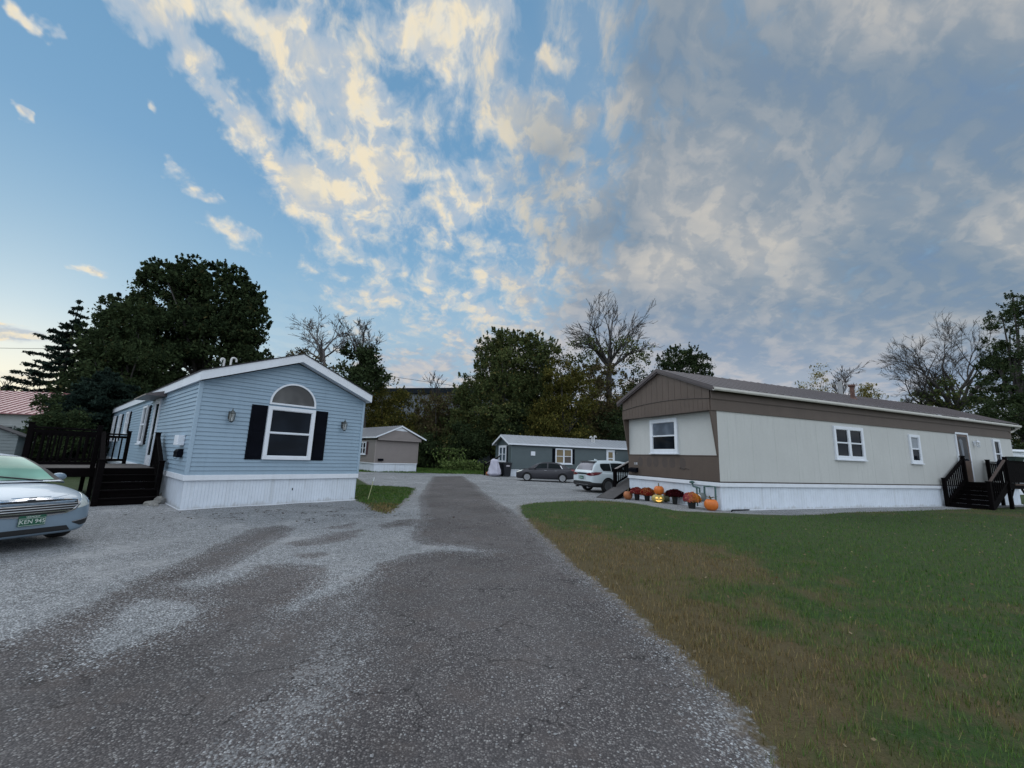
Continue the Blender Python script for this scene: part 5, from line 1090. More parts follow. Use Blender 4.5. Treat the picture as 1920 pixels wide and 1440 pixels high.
tree('broadleaf_tree','small golden tree behind the cream house roof, left of the rusty pipe','tree',1626,61,[(1628,728,15,14),(1620,745,22,20),(1636,760,26,30)],3457,.20,LM['gold'],GRt,.15,.3,.3,8,hollow=.1)
bare_tree('bare_tree','large bare spreading tree behind the far end of the cream house',1788,46,600,[(1672,690),(1690,650,2),(1730,620,-2),(1770,605,2),(1815,605),(1850,625,-2),(1855,665,1),(1700,720,-1),(1660,710,1)],.42,(1790,775),5,GRt,M_shade,[(1770,745,60,35),(1840,760,40,40),(1730,760,40,20)],3457,.16,LM['mid'],.42,.013,(3,4))
tree('broadleaf_tree','large dark green leafy tree at the right edge behind the cream house','tree',1925,40,[(1905,600,48,30),(1925,575,40,35),(1900,660,52,38),(1925,700,75,45),(1890,735,58,30),(1870,775,50,35),(1930,800,70,60)],29862,.19,LM['dark'],GRt,.42,.3,.24,40,hollow=.3,limbs=22)
tree('shrub','yellow green bush at the far corner of the cream house','shrub',1918,44,[(1912,830,28,28),(1935,850,40,30)],5500,.16,LM['yel'],GRt,.1,.2,.3,8)
# weeds at the end of the lane
for i,(px,py,s,lb) in enumerate(((852,872,1.0,'broad leafed weed clump at the end of the lane, nearest the tan house'),(872,878,1.25,'largest pale green weed clump in the middle of the lane end'),(895,876,.9,'pale weed clump near the porch stairs of the slate green house'),(845,855,1.3,'tall thin weed stems behind the broad leafed clumps'))):
    p=g(px,884,-.15); Y_=p[1]+1.5+(2.5 if i==3 else 0); b0=base_at(px,Y_); t=thing('weed_clump',lb,'weeds',b0,0,'weeds at the lane end')
    n=420; h=(1.9 if i==3 else .95)*s; Pw=np.stack([rng.normal(0,.75*s,n),rng.normal(0,.5,n),rng.random(n)**.8*h],1); quads_obj('foliage',leaf_cards(Pw,.13,.7),LM['weed'],t,{'tint':rng.random(n),'tint2':rng.random(n)})
    mb=MB(); 
    for k in range(9): a=random.uniform(0,6.3); mb.tube([(random.gauss(0,.3),random.gauss(0,.2),-.05),(random.gauss(0,.5*s),random.gauss(0,.3),h*random.uniform(.6,1))],.012,4)
    mb.build('stem',M_shade,t)

# ------------------------------------------------------------------ buildings further off
c=at(57,850,25.0); t=thing('building','pale block building with a red metal roof at the left edge','building',(c.x,c.y,0),R(3))
hx=at(57,777,25.0).z; 
mb=MB(); mb.box(-14,0,0,7,-.2,hx)
mb.build('wall',M_block,t)
mb=MB()
for i in range(13): z=.2*i+.1; mb.box(-14,.004,-.006,0,z,z+.012)
mb.build('mortar_lines',mat('block_joint',(.22,.235,.24),.8,.1),t)
mb=MB(); zr_=at(75,738,28.6).z
for ya,yb,za,zb in ((-.35,3.5,hx-.05,zr_),(3.5,7.3,zr_,hx-.05)):
    mb.add([(-14.4,ya,za),(.35,ya,za),(.35,yb,zb),(-14.4,yb,zb),(-14.4,ya,za+.06),(.35,ya,za+.06),(.35,yb,zb+.06),(-14.4,yb,zb+.06)],[(3,2,1,0),(4,5,6,7),(0,1,5,4),(1,2,6,5),(2,3,7,6),(3,0,4,7)])
    for i in range(32): x=-14.3+i*.46; mb.add([(x,ya,za+.061),(x+.05,ya,za+.061),(x+.05,yb,zb+.061),(x,yb,zb+.061),(x+.012,ya,za+.10),(x+.038,ya,za+.10),(x+.038,yb,zb+.10),(x+.012,yb,zb+.10)],[(4,5,6,7),(0,4,7,3),(1,2,6,5),(0,1,5,4)])
mb.build('roof',M_redroof,t)
mb=MB(); mb.prism([(0,hx),(7,hx),(3.5,zr_)],lambda y,z:(-.03,y,z),lambda y,z:(-.01,y,z)); mb.build('gable_panel',M_block,t)
window(t,F0,-3.2,-1.2,1.5,2.4,style='double',fw=.08,frame=mat('grey_frame',(.2,.22,.22),.6,.1))
c=at(27,850,18.0); t=thing('shed','small grey shed with a dark roof behind the silver car','shed',(c.x,c.y,0),R(42))
he=at(29,817,18.0).z; mb=MB(); siding(mb,F0,-2.2,0,0,he,.14,gable=(-1.1,he+.5)); mb.box(-2.2,-.02,.02,2,-.2,he-.01); mb.box(-.02,.0,0,2,-.2,he); mb.build('wall',mat('grey_shed_siding',(.20,.23,.24),.7,.15),t,recalc=False)
mb=gable_roof(-.15,2.2,-2.4,.2,he-.02,he+.56,-1.1,.05,axis='y'); mb.build('roof',M_shingle,t)
c=at(800,860,76.0); t=thing('warehouse','dark roofed building rising behind the bushes between the two far houses','building',(c.x,c.y,0),R(-14))
ht=at(790,737,76.0).z; hr_=at(800,722,76.0).z; mb=MB(); mb.box(-14,13,0,16,0,ht); mb.build('wall',mat('pale_steel_wall',(.13,.15,.17),.6,.1),t)
mb=MB(); mb.add([(-14.5,-.5,ht-.05),(13.5,-.5,ht-.05),(13.5,8,hr_+.9),(-14.5,8,hr_+.9),(-14.5,16.5,ht-.05),(13.5,16.5,ht-.05)],[(0,1,2,3),(3,2,5,4),(0,3,4),(1,5,2)]); mb.build('roof',mat('dark_roof_sheet',(.010,.013,.016),.95,.2,spec=0.0),t)
c=at(1896,850,33.0); t=thing('shed','white sided shed just visible past the far end of the cream house','shed',(c.x,c.y,0),R(8))
hw=at(1910,846,33.0).z; mb=MB(); siding(mb,F0,0,4,0,hw,.16); mb.box(.02,4,.02,3,-.2,hw); mb.build('wall',M_white,t,recalc=False); mb=gable_roof(-.2,4.2,-.2,3.2,hw,hw+.25,1.5,.06); mb.build('roof',M_white,t)
# overhead wires
def wire(label,p,q,sag,r):
    p=Vector(p);q=Vector(q); mb=MB(); mb.tube([p.lerp(q,i/16)-Vector((0,0,sag*(1-(2*i/16-1)**2))) for i in range(17)],r,4); tag(mb.build('power_line',M_black,None),label,'cable')
wire('thin overhead wire crossing the gap above the dark roofed building',at(520,668,66),at(1010,742,66),.5,.028)
wire('thin overhead wire crossing the sky behind the tiered spruce',at(-160,648,40),at(330,650,40),.25,.02)

# ------------------------------------------------------------------ loose ground litter
n=9000; P=np.stack([rng.uniform(-7,2.2,n),rng.uniform(1.2,9.5,n)],1); A_=sdf(P,ROADP); keep=(rng.random(n)<np.clip(1.5-np.hypot(P[:,0],P[:,1])/7,.12,1))&(rng.random(n)<np.where(A_>.5,.45,1.0))&(sdf(P,LAWN)<-.02); P=P[keep]
V=[];F=[]
oct_=np.array([(1,0,0),(-1,0,0),(0,1,0),(0,-1,0),(0,0,1),(0,0,-1)],float); of=[(0,2,4),(2,1,4),(1,3,4),(3,0,4),(2,0,5),(1,2,5),(3,1,5),(0,3,5)]
for i,(x,y) in enumerate(P):
    s=rng.uniform(.004,.011); a=rng.uniform(0,PI); c_,s_=math.cos(a),math.sin(a); q=oct_*np.array([s*rng.uniform(.8,1.5),s,s*.7])*rng.uniform(.75,1.25,(6,3))
    q=np.stack([q[:,0]*c_-q[:,1]*s_,q[:,0]*s_+q[:,1]*c_,q[:,2]],1)+np.array([x,y,ground_z(x,y)+s*.3]); b0=len(V); V.extend(q.tolist()); F.extend([tuple(b0+k for k in f) for f in of])
me=bpy.data.meshes.new('loose_gravel'); me.from_pydata(V,[],F); me.materials.append(mat('loose_stone',(.25,.25,.255),.85,.5,14)); o=bpy.data.objects.new('loose_gravel',me); COL.objects.link(o); tag(o,kind='stuff')
n=800; P=np.stack([rng.uniform(.5,16,n),rng.uniform(2,17,n)],1); P=P[sdf(P,LAWN)>.05]; Z=np.array([ground_z(x,y)+.035 for x,y in P]); 
lv=leaf_cards(np.column_stack([P,Z]),.022,.6); tag(quads_obj('fallen_leaves',lv,leafmat('dead_leaf',(.10,.06,.03),(.34,.28,.18)),None,{'tint':rng.random(len(P)),'tint2':rng.random(len(P))}),kind='stuff')

n=1500; c0=g(560,962)[:2]; P=np.stack([rng.normal(c0[0],2.0,n),rng.normal(c0[1],1.1,n)],1); lx=(P-np.array([LO.x,LO.y]))@np.array([-math.sin(LA),math.cos(LA)])
kk=lumps(P,1.6,41.)+.8*lumps(P,4.,11.)>.12; P=P[(lx<-.12)&kk&(sdf(P,PLOT)<-.02)]; Z=np.array([ground_z(x,y)+.008 for x,y in P])
a=rng.uniform(0,2*PI,len(P)); s_=rng.uniform(.015,.04,(len(P),1)); da=np.stack([np.cos(a),np.sin(a),rng.normal(0,.12,len(P))],1)*s_; db=np.stack([-np.sin(a),np.cos(a),rng.normal(0,.12,len(P))],1)*s_*.55; B=np.column_stack([P,Z])
tag(quads_obj('leaf_litter',np.stack([B+da,B+db,B-da,B-db],1).reshape(-1,3),leafmat('rotten_leaf',(.018,.013,.010),(.085,.055,.035)),None,{'tint':rng.random(len(P)),'tint2':rng.random(len(P))}),kind='stuff')
# ------------------------------------------------------------------ cars
M_chrome=mat('chrome',(.62,.63,.66),.12,.05,metal=1)
M_tyre=mat('tyre_rubber',(.012,.012,.013),.8,.3)
M_alloy=mat('alloy_rim',(.42,.43,.45),.3,.1,metal=.8)
M_cladding=mat('black_cladding',(.014,.015,.017),.6,.2)
M_lens=mat('clear_lens',(.52,.56,.54),.08,.25,8,spec=.8,coat=.5)
M_red=mat('red_lens',(.11,.008,.014),.12,.3,6,coat=.6)
M_plate=mat('green_plate',(.012,.095,.055),.5,.1); M_platetxt=mat('plate_white',(.62,.68,.64),.5,.05)
M_carglass=glassmat('car_glass',(.010,.014,.016),.03)
def paint(name,col,metal=.55):
    m=mat(name,col,.42,.05,1.5,metal=metal,coat=.3); return m
def catmull(xs,ys,x):
    return float(np.interp(x,xs,ys))
def smooth_interp(pts,x):   # pts sorted by x descending (front to back)
    xs=[p[0] for p in pts]; n=len(xs)
    for i in range(n-1):
        if xs[i]>=x>=xs[i+1]:
            t=(xs[i]-x)/(xs[i]-xs[i+1]); p0=pts[max(i-1,0)];p1=pts[i];p2=pts[i+1];p3=pts[min(i+2,n-1)]
            return [.5*((2*b)+(-a+c)*t+(2*a-5*b+4*c-d)*t*t+(-a+3*b-3*c+d)*t**3) for a,b,c,d in zip(p0[1:],p1[1:],p2[1:],p3[1:])]
    return list(pts[-1][1:])
def loft_body(st,name='b',top=True,wk=1.0,zlim=None):
    mb=MB(); rings=[]
    for x,zb,zs,zt,w_ in st:
        w_=w_*wk
        if zlim: zs=min(zs,zlim); zt=min(zt,zlim-.001)
        h=[(0,zb),(w_*.82,zb),(w_*.96,zb+.06),(w_,zb+(zs-zb)*.45),(w_*.985,zs-.09*min(1,(zs-zb)/.3)),(w_*.93,zs),(w_*.66,zs+(zt-zs)*.80),(w_*.33,zt),(0,zt+.006)]
        rings.append([(x,-y,z) for y,z in h[::-1]][:-1]+[(x,y,z) for y,z in h][:-1])
    n=len(rings[0]); vs=sum(rings,[]); fs=[]
    for i in range(len(rings)-1):
        for k in range(n): fs.append((i*n+k,i*n+(k+1)%n,(i+1)*n+(k+1)%n,(i+1)*n+k))
    fs.append(tuple(range(n))); fs.append(tuple(range((len(rings)-1)*n,len(rings)*n))[::-1]); mb.add(vs,fs); return mb
class House_:  # the glazed upper body of a car
    def __init__(s,prof,belt,wb,tuck=.30,x0=0): s.prof=prof; s.belt=belt; s.wb=wb; s.tuck=tuck
    def P(s,x,t):
        zt,wq=smooth_interp(s.prof,x); zb=s.belt(x); h=max(zt-zb,.004); wb=s.wb*wq; wr=wb-s.tuck*min(h,.6)
        if t<=1: k=t; return Vector((x,wb+(wr-wb)*(k**1.35),zb+(h*.90)*k))
        k=t-1; return Vector((x,wr*(1-k)*(1-.0*k)+0,zb+h*(.90+.10*math.sin(k*PI/2)**.8)))
    def N(s,x,t,sg):
        e=.01; a=s.P(x-e,t)-s.P(x+e,t); b=s.P(x,min(t+e,2))-s.P(x,max(t-e,0)); n=b.cross(a); n.normalize(); 
        if n.z<0 and t>1: n=-n
        if n.y<0 and t<=1: n=-n
        if not sg: n=Vector((n.x,-n.y,n.z))
        return n
    def shell(s,nx=26):
        mb=MB(); xs=np.linspace(s.prof[0][0],s.prof[-1][0],nx); ts=[0,.25,.5,.75,.92,1.04,1.25,1.6,2.0]; rings=[]
        for x in xs:
            L_=[s.P(x,t) for t in ts]; rings.append([Vector((p.x,-p.y,p.z)) for p in L_]+[p for p in L_[::-1]][1:])
        n=len(rings[0]); vs=sum(rings,[]); fs=[]
        for i in range(len(rings)-1):
            for k in range(n-1): fs.append((i*n+k,i*n+k+1,(i+1)*n+k+1,(i+1)*n+k))
        mb.add(vs,fs); return mb
    def pane(s,xa,xb,t0,t1,sg=1,off=.006,nx=10,nt_=6,both=False):
        """xa,xb may be functions of t (slanted pillars)"""
        fa=xa if callable(xa) else (lambda t:xa); fb=xb if callable(xb) else (lambda t:xb); mb=MB()
        for sgn in ((1,-1) if both else (sg,)):
            vs=[]
            for i in range(nx+1):
                for j in range(nt_+1):
                    t=t0+(t1-t0)*j/nt_; x=fa(t)+(fb(t)-fa(t))*i/nx; p=s.P(x,t); q=p+(s.N(x,t,True))*off; vs.append((q.x,q.y*sgn,q.z))
            m_=nt_+1; mb.add(vs,[(i*m_+j,i*m_+j+1,(i+1)*m_+j+1,(i+1)*m_+j) for i in range(nx) for j in range(nt_)])
        return mb
def apply_mods(o):
    dg=bpy.context.evaluated_depsgraph_get(); me=bpy.data.meshes.new_from_object(o.evaluated_get(dg)); o.modifiers.clear(); o.data=me
def cut_arches(o,wheels,r):
    c=MB()
    for wx,wz in wheels:
        for y0,y1 in ((.62,1.3),(-1.3,-.62)): c.lathe([(r,y0),(r,y1)],40,Matrix.Translation((wx,0,wz))@Matrix.Rotation(R(-90),4,'X'))
    co=bpy.data.objects.new('cut',c.mesh('cut',M_cladding)); COL.objects.link(co); co.parent=o
    m=o.modifiers.new('b','BOOLEAN'); m.operation='DIFFERENCE'; m.object=co; m.solver='EXACT'; m.material_mode='TRANSFER'; bpy.context.view_layer.update(); apply_mods(o); bpy.data.objects.remove(co)
    bm=bmesh.new(); bm.from_mesh(o.data); bmesh.ops.triangulate(bm,faces=[f for f in bm.faces if len(f.verts)>4]); bm.to_mesh(o.data); bm.free()
class Skin:   # throws outlines onto the finished body
    def __init__(s,objs):
        vs=[];fs=[]
        for o in objs:
            b=len(vs); vs+= [v.co.copy() for v in o.data.vertices]; fs+=[tuple(b+i for i in p.vertices) for p in o.data.polygons]
        s.t=BVHTree.FromPolygons(vs,fs)
    def patch(s,poly,d,off=.006,th=.012,grid=.05,mb=None):
        mb=mb or MB(); xs=[p[0] for p in poly]; ys=[p[1] for p in poly]
        pts=[]; n=len(poly)
        for i in range(n):
            a=Vector(poly[i]);b=Vector(poly[(i+1)%n]); k=max(1,int((b-a).length/grid))
            for j in range(k): pts.append(a.lerp(b,j/k))
        nb=len(pts); edges=[(i,(i+1)%nb) for i in range(nb)]; P=list(pts)
        u=min(xs)+grid*.5
        while u<max(xs):
            v=min(ys)+grid*.5
            while v<max(ys): P.append(Vector((u+.001*math.sin(v*99),v))); v+=grid
            u+=grid
        vo,eo,fo,_,_,_=delaunay_2d_cdt(P,edges,[list(range(nb))],2,1e-5)
        mp={}
        top=[];V=[]
        D={'front':Vector((-1,0,0)),'rear':Vector((1,0,0)),'left':Vector((0,-1,0)),'right':Vector((0,1,0)),'top':Vector((0,0,-1))}[d]
        def org(p):
            return {'front':Vector((1,p.x,p.y)),'rear':Vector((-6.5,p.x,p.y)),'left':Vector((p.x,3,p.y)),'right':Vector((p.x,-3,p.y)),'top':Vector((p.x,p.y,4))}[d]
        last=None
        for i,p in enumerate(vo):
            h,nn,_i,_d=s.t.ray_cast(org(p),D)
            if h is None: V.append(None); continue
            V.append((h-D*off*.6+( nn*off if nn.dot(D)<0 else -nn*off)*.6,D))
        idx=[];out=[]
        ok=[f for f in fo if all(V[i] is not None for i in f)]
        used=sorted(set(i for f in ok for i in f)); mp={u_:k for k,u_ in enumerate(used)}
        A=[V[i][0] for i in used]; B=[V[i][0]+D*th for i in used]; nA=len(A)
        cnt={}
        for f in ok:
            for a,b in zip(f,f[1:]+f[:1]): cnt[(a,b)]=1
        fs=[tuple(mp[i] for i in f) for f in ok]
        fs+=[(mp[b],mp[a],mp[a]+nA,mp[b]+nA) for (a,b) in cnt if (b,a) not in cnt]
        mb.add([tuple(p) for p in A+B],fs); return mb
def wheel(parent,x,y,r,w_,side,style,rimm,tyre=.64):
    """side=+1 outer face toward +y"""
    M=Matrix.Translation((x,y,r))@Matrix.Rotation(R(-90)*side,4,'X')   # local z -> outward
    mb=MB(); ri=r*tyre; mb.lathe([(ri,-w_/2),(r*.93,-w_/2),(r,-w_*.36),(r,w_*.36),(r*.94,w_/2),(ri+.01,w_/2),(ri,w_*.38),(ri,-w_/2)],36,M); wh=mb.build('wheel',M_tyre,parent,smooth=40)
    mb=MB(); mb.lathe([(ri*.99,w_*.40),(ri*.99,w_*.46),(ri*.90,w_*.46),(ri*.88,w_*.2),(ri*.86,w_*.2),(ri*.86,w_*.1)],36,M)
    ns,wd=style; z0,z1=w_*.24,w_*.40
    for k in range(ns):
        a=2*PI*k/ns+.2; c_,s_=math.cos(a),math.sin(a)
        def T(u,v,z): return M@Vector((u*c_-v*s_,u*s_+v*c_,z))
        r0,r1=ri*.12,ri*.92; w0,w1=wd*.8,wd
        mb.add([T(r0,-w0,z0),T(r1,-w1,z0),T(r1,w1,z0),T(r0,w0,z0),T(r0,-w0*.7,z1),T(r1,-w1*.7,z1-.0),T(r1,w1*.7,z1),T(r0,w0*.7,z1)],[(0,3,2,1),(4,5,6,7),(0,1,5,4),(1,2,6,5),(2,3,7,6),(3,0,4,7)])
    mb.lathe([(.001,z1+.006),(ri*.2,z1+.004),(ri*.22,z0)],16,M); mb.build('rim',rimm,wh,smooth=30)
    mb=MB(); mb.lathe([(.001,w_*.05),(ri*.86,w_*.05),(ri*.86,w_*.0),(.001,0)],24,M); mb.build('brake_disc',M_cladding,wh)
    return wh
def mirror(parent,p,sg,m):
    mb=MB(); 
    bm=bmesh.new(); bmesh.ops.create_uvsphere(bm,u_segments=14,v_segments=10,radius=1)
    for v in bm.verts: v.co=Vector((v.co.x*.075*(1 if v.co.x>0 else .55)+p[0],v.co.y*.115+p[1]+sg*.10,v.co.z*.075+p[2]))
    me=bpy.data.meshes.new('wing_mirror'); bm.to_mesh(me); bm.free(); me.materials.append(m); me.polygons.foreach_set('use_smooth',[True]*len(me.polygons)); o=bpy.data.objects.new('wing_mirror',me); COL.objects.link(o); o.parent=parent
    mb.tube([(p[0],p[1]-sg*.06,p[2]-.06),(p[0],p[1]+sg*.04,p[2]-.03)],[.035,.025],8); mb.build('mirror_arm',M_cladding,o); return o
def car_base(t,st,house,pm,wheels,arch,wl):
    mb=loft_body(st); o=mb.build('body',pm,t,smooth=True); m=o.modifiers.new('s','SUBSURF'); m.levels=3; m.render_levels=3; bpy.context.view_layer.update(); apply_mods(o); cut_arches(o,wheels,arch)
    o.data.polygons.foreach_set('use_smooth',[True]*len(o.data.polygons)); o.data.set_sharp_from_angle(angle=R(38))
    gh=house.shell().build('cabin',pm,t,smooth=45,recalc=True); return o,gh
def ring_strip(poly,wd):   # polygon outline -> list of quads (2-D) of width wd outward
    n=len(poly); c=Vector((sum(p[0] for p in poly)/n,sum(p[1] for p in poly)/n)); out=[]
    for i in range(n):
        a=Vector(poly[i]);b=Vector(poly[(i+1)%n]); ea=(a-c).normalized()*wd; eb=(b-c).normalized()*wd; out.append([tuple(a),tuple(b),tuple(b+eb),tuple(a+ea)])
    return out

# silver-blue sedan, nose toward the road, cut by the left edge of the photograph
P200=paint('silver_blue_paint',(.23,.31,.39),.35)
t=thing('parked_car','silver blue sedan with a chrome striped grille and a green number plate','car',(-6.98,6.276,0.0),R(-17.7),sc=.93)
st=[(0,.25,.62,.66,.58),(-.05,.21,.68,.75,.72),(-.22,.18,.755,.82,.83),(-.55,.18,.835,.885,.895),(-1.15,.18,.91,.985,.92),(-2.0,.18,.94,.99,.92),(-3.0,.18,.95,1.0,.92),(-3.9,.20,.97,1.03,.915),(-4.5,.22,.96,1.05,.87),(-4.78,.28,.90,1.0,.78),(-4.87,.35,.80,.88,.66)]
hs=House_([(-1.12,.985,.99),(-1.55,1.235,.985),(-2.05,1.42,.97),(-2.7,1.475,.97),(-3.35,1.43,.96),(-3.9,1.22,.95),(-4.3,1.04,.93)],lambda x:.945+.012*(-x-1.1),.845,.36)
bd,gh=car_base(t,st,hs,P200,[(-.97,.33),(-3.735,.33)],.375,None); sk=Skin([bd,gh])
for x in (-.97,-3.735):
    for sg in (1,-1): wheel(t,x,.79*sg,.33,.22,sg,(5,.05),M_alloy)
gr_=[(-.56,.735),(-.3,.755),(0,.762),(.3,.755),(.56,.735),(.545,.66),(.47,.58),(.36,.545),(0,.535),(-.36,.545),(-.47,.58),(-.545,.66)]
grill=sk.patch(gr_,'front',.004,.01,.06).build('grille',M_cladding,t)
for i in range(5):
    z=.572+i*.036; hw_=.44 if i==0 else (.50 if i==1 else .535); b_=sk.patch([(-hw_,z),(hw_,z),(hw_,z+.011),(-hw_,z+.011)],'front',.012,.015,.06); b_.build('grille_bar',M_chrome,grill)
mb=MB()
for q in ring_strip(gr_,.036): sk.patch(q,'front',.014,.02,.06,mb)
mb.build('grille_surround',M_chrome,grill)
for sg in (1,-1):
    hl=[(.545,.60),(.56,.66),(.66,.755),(.76,.815),(.83,.80),(.865,.735),(.86,.68),(.74,.645),(.63,.615)]; hl=[(sg*a,b_) for a,b_ in hl]
    o=sk.patch(hl if sg>0 else hl[::-1],'front',.008,.012,.03).build('headlight',M_lens,t,smooth=30)
    c=[(sg*.70,.665),(sg*.80,.685),(sg*.81,.755),(sg*.72,.735)]; sk.patch(c if sg>0 else c[::-1],'front',.016,.006,.03).build('bulb_housing',M_chrome,o)
    fl=[(.50,.375),(.84,.44),(.86,.40),(.82,.335),(.62,.315)]; fl=[(sg*a,b_) for a,b_ in fl]
    o=sk.patch(fl if sg>0 else fl[::-1],'front',.006,.01,.04).build('fog_recess',M_cladding,t)
    c=[(sg*.50,.378),(sg*.84,.442),(sg*.845,.456),(sg*.50,.392)]; sk.patch(c if sg>0 else c[::-1],'front',.014,.012,.04).build('chrome_strip',M_chrome,o)
sk.patch([(-.50,.255),(.50,.255),(.44,.335),(-.44,.335)],'front',.006,.01,.05).build('lower_intake',M_cladding,t)
hd=[(-.10,.0),(-.14,.3),(-.26,.52),(-.5,.63),(-.8,.68),(-1.1,.70),(-1.1,-.70),(-.8,-.68),(-.5,-.63),(-.26,-.52),(-.14,-.3)]
sk.patch(hd,'top',.004,.02,.035).build('hood',P200,t,smooth=30)
mb=MB(); 
for sg in (1,-1): mb.add([(-.105,sg*.035,.803),(-.11,sg*.22,.800),(-.125,sg*.235,.812),(-.12,sg*.04,.815)],[(0,1,2,3)])
mb.tube([(-.10,-.045,.806),(-.10,.045,.806)],.014,6); mb.build('hood_badge',M_chrome,t)
M_screen=glassmat('mint_reflection_windscreen',(.17,.31,.25),.12,.5)  # pale mint base colour paints in the sky reflected by the windscreen
hs.pane(-1.13,-2.08,.90,2.0,both=True,off=.004,nx=12,nt_=8).build('windscreen_seal',M_cladding,t,smooth=True)
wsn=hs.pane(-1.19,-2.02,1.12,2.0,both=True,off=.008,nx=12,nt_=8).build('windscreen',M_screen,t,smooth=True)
mb=MB()
for y0,y1 in ((.55,.0),(-.05,-.6)): mb.tube([(-1.16,y0,1.0),(-1.26,y1,1.085)],.012,5)
mb.build('wiper',M_cladding,t)
for sg in (1,-1):
    hs.pane(-1.72,-2.55,.10,.90,sg).build('side_window',M_carglass,t,smooth=True); hs.pane(-2.62,-3.55,.10,.90,sg).build('side_window',M_carglass,t,smooth=True)
    mirror(t,(-1.62,.87*sg,1.03),sg,P200)
hs.pane(-3.45,-4.2,1.12,2.0,both=True).build('rear_window',M_carglass,t,smooth=True)
pl=MB(); pl.box(.015,.027,-.155,.155,.385,.545); pt=pl.build('number_plate',M_plate,t,bevel=.004)
vs,fs=text_mesh('KEN 945',.088,.001); mb=MB(); mb.add([(.0285+p[2],p[0]*.90,.452+p[1]) for p in vs],fs); mb.build('plate_lettering',M_platetxt,pt)
vs,fs=text_mesh('VERMONT',.034,.001); mb=MB(); mb.add([(.0285+p[2],p[0],.525+p[1]) for p in vs],fs); mb.build('plate_lettering',M_platetxt,pt)
mb=MB()
for a in ((-.15,.15,.502,.506),(-.15,.15,.395,.399),(-.15,-.146,.399,.502),(.146,.15,.399,.502)): mb.box(.0272,.0292,*a)
mb.build('plate_border',M_platetxt,pt)

# white crossover seen from behind, parked beside the cream house
PW=paint('white_paint',(.60,.68,.72),.0)
ang=R(26.57); t=thing('parked_car','white crossover car seen from behind next to the cream house','car',(7.99,24.1,-.10),ang)
st=[(0,.30,.78,.84,.60),(-.08,.26,.86,.93,.76),(-.35,.24,.95,1.02,.88),(-1.1,.24,1.0,1.08,.925),(-2.2,.24,1.02,1.05,.925),(-3.4,.24,1.04,1.07,.93),(-4.1,.26,1.07,1.10,.92),(-4.42,.28,1.07,1.11,.88),(-4.57,.32,1.05,1.09,.82),(-4.61,.38,1.0,1.04,.76)]
hs=House_([(-1.0,1.07,.99),(-1.45,1.37,.98),(-1.95,1.60,.97),(-2.7,1.675,.97),(-3.6,1.655,.96),(-4.15,1.60,.94),(-4.34,1.42,.92),(-4.50,1.07,.91)],lambda x:1.0+.012*(-x-1.1),.875,.30)
bd,gh=car_base(t,st,hs,PW,[(-.92,.36),(-3.60,.36)],.43,None); sk=Skin([bd,gh])
mb=loft_body([s for s in st],wk=1.012,zlim=.58); cl=mb.build('cladding',M_cladding,t,smooth=True); m=cl.modifiers.new('s','SUBSURF'); m.levels=2; m.render_levels=2; bpy.context.view_layer.update(); apply_mods(cl); cut_arches(cl,[(-.92,.36),(-3.60,.36)],.405); cl.location.x=-.012
for x in (-.92,-3.60):
    for sg in (1,-1): wheel(t,x,.825*sg,.36,.23,sg,(10,.030),M_alloy,.68)
for sg in (1,-1):
    hs.pane(lambda q:-1.45-.28*q,-2.45,.10,.86,sg).build('side_window',M_carglass,t,smooth=True); hs.pane(-2.5,-3.3,.10,.86,sg).build('side_window',M_carglass,t,smooth=True); hs.pane(-3.34,lambda q:-3.75-.25*math.sin(q*2.6),.16,.84,sg).build('quarter_window',M_carglass,t,smooth=True)
    tl=[(.38,.90),(.60,.87),(.80,.86),(.84,.97),(.80,1.02),(.60,1.01),(.42,.98)]; tl=[(sg*a,b_) for a,b_ in tl]
    o=sk.patch(tl if sg<0 else tl[::-1],'rear',.012,.02,.03).build('taillight',M_red,t,smooth=30)
    c=[(-4.56,.86),(-4.56,1.03),(-4.3,1.06),(-3.92,1.045),(-4.2,.93)]; sk.patch(c,'left' if sg>0 else 'right',.010,.015,.03).build('taillight_wrap',M_red,o,smooth=30)
    c=[(-4.42,1.10),(-4.30,1.40),(-4.20,1.42),(-4.33,1.10)]
    mirror(t,(-1.5,.89*sg,1.13),sg,PW)
mb=MB()
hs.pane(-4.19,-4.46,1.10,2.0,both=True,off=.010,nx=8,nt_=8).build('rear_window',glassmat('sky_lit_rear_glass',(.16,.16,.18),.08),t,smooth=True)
mb=MB(); mb.prism([(-4.08,1.612),(-4.30,1.575),(-4.31,1.552),(-4.12,1.565)],lambda x,z:(x,-.60,z),lambda x,z:(x,.60,z)); mb.build('roof_spoiler',M_cladding,t,bevel=.01)
mb=MB(); mb.prism([(-3.55,1.67),(-3.80,1.655),(-3.76,1.73)],lambda x,z:(x,-.025,z),lambda x,z:(x,.025,z)); mb.build('antenna_fin',PW,t,bevel=.01)
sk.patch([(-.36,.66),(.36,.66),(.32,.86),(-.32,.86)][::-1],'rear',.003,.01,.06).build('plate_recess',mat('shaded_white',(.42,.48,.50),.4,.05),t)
mb=MB(); mb.box(-4.645,-4.63,-.155,.155,.69,.83); p_=mb.build('number_plate',M_plate,t); mb=MB(); mb.box(-4.648,-4.646,-.12,.12,.72,.78); mb.build('plate_lettering',mat('plate_pale_green',(.30,.42,.38),.5,.1),p_)
sk.patch([(-.36,.915),(.36,.915),(.36,.935),(-.36,.935)][::-1],'rear',.012,.012,.06).build('hatch_trim',M_chrome,t)
sk.patch([(-.37,.94),(.37,.94),(.42,1.0),(-.42,1.0)][::-1],'rear',.008,.012,.06).build('hatch_lower_glass',M_carglass,t)
mb=MB(); mb.box(-4.63,-4.58,-.55,.55,.395,.415); mb.build('bumper_trim',M_chrome,t)
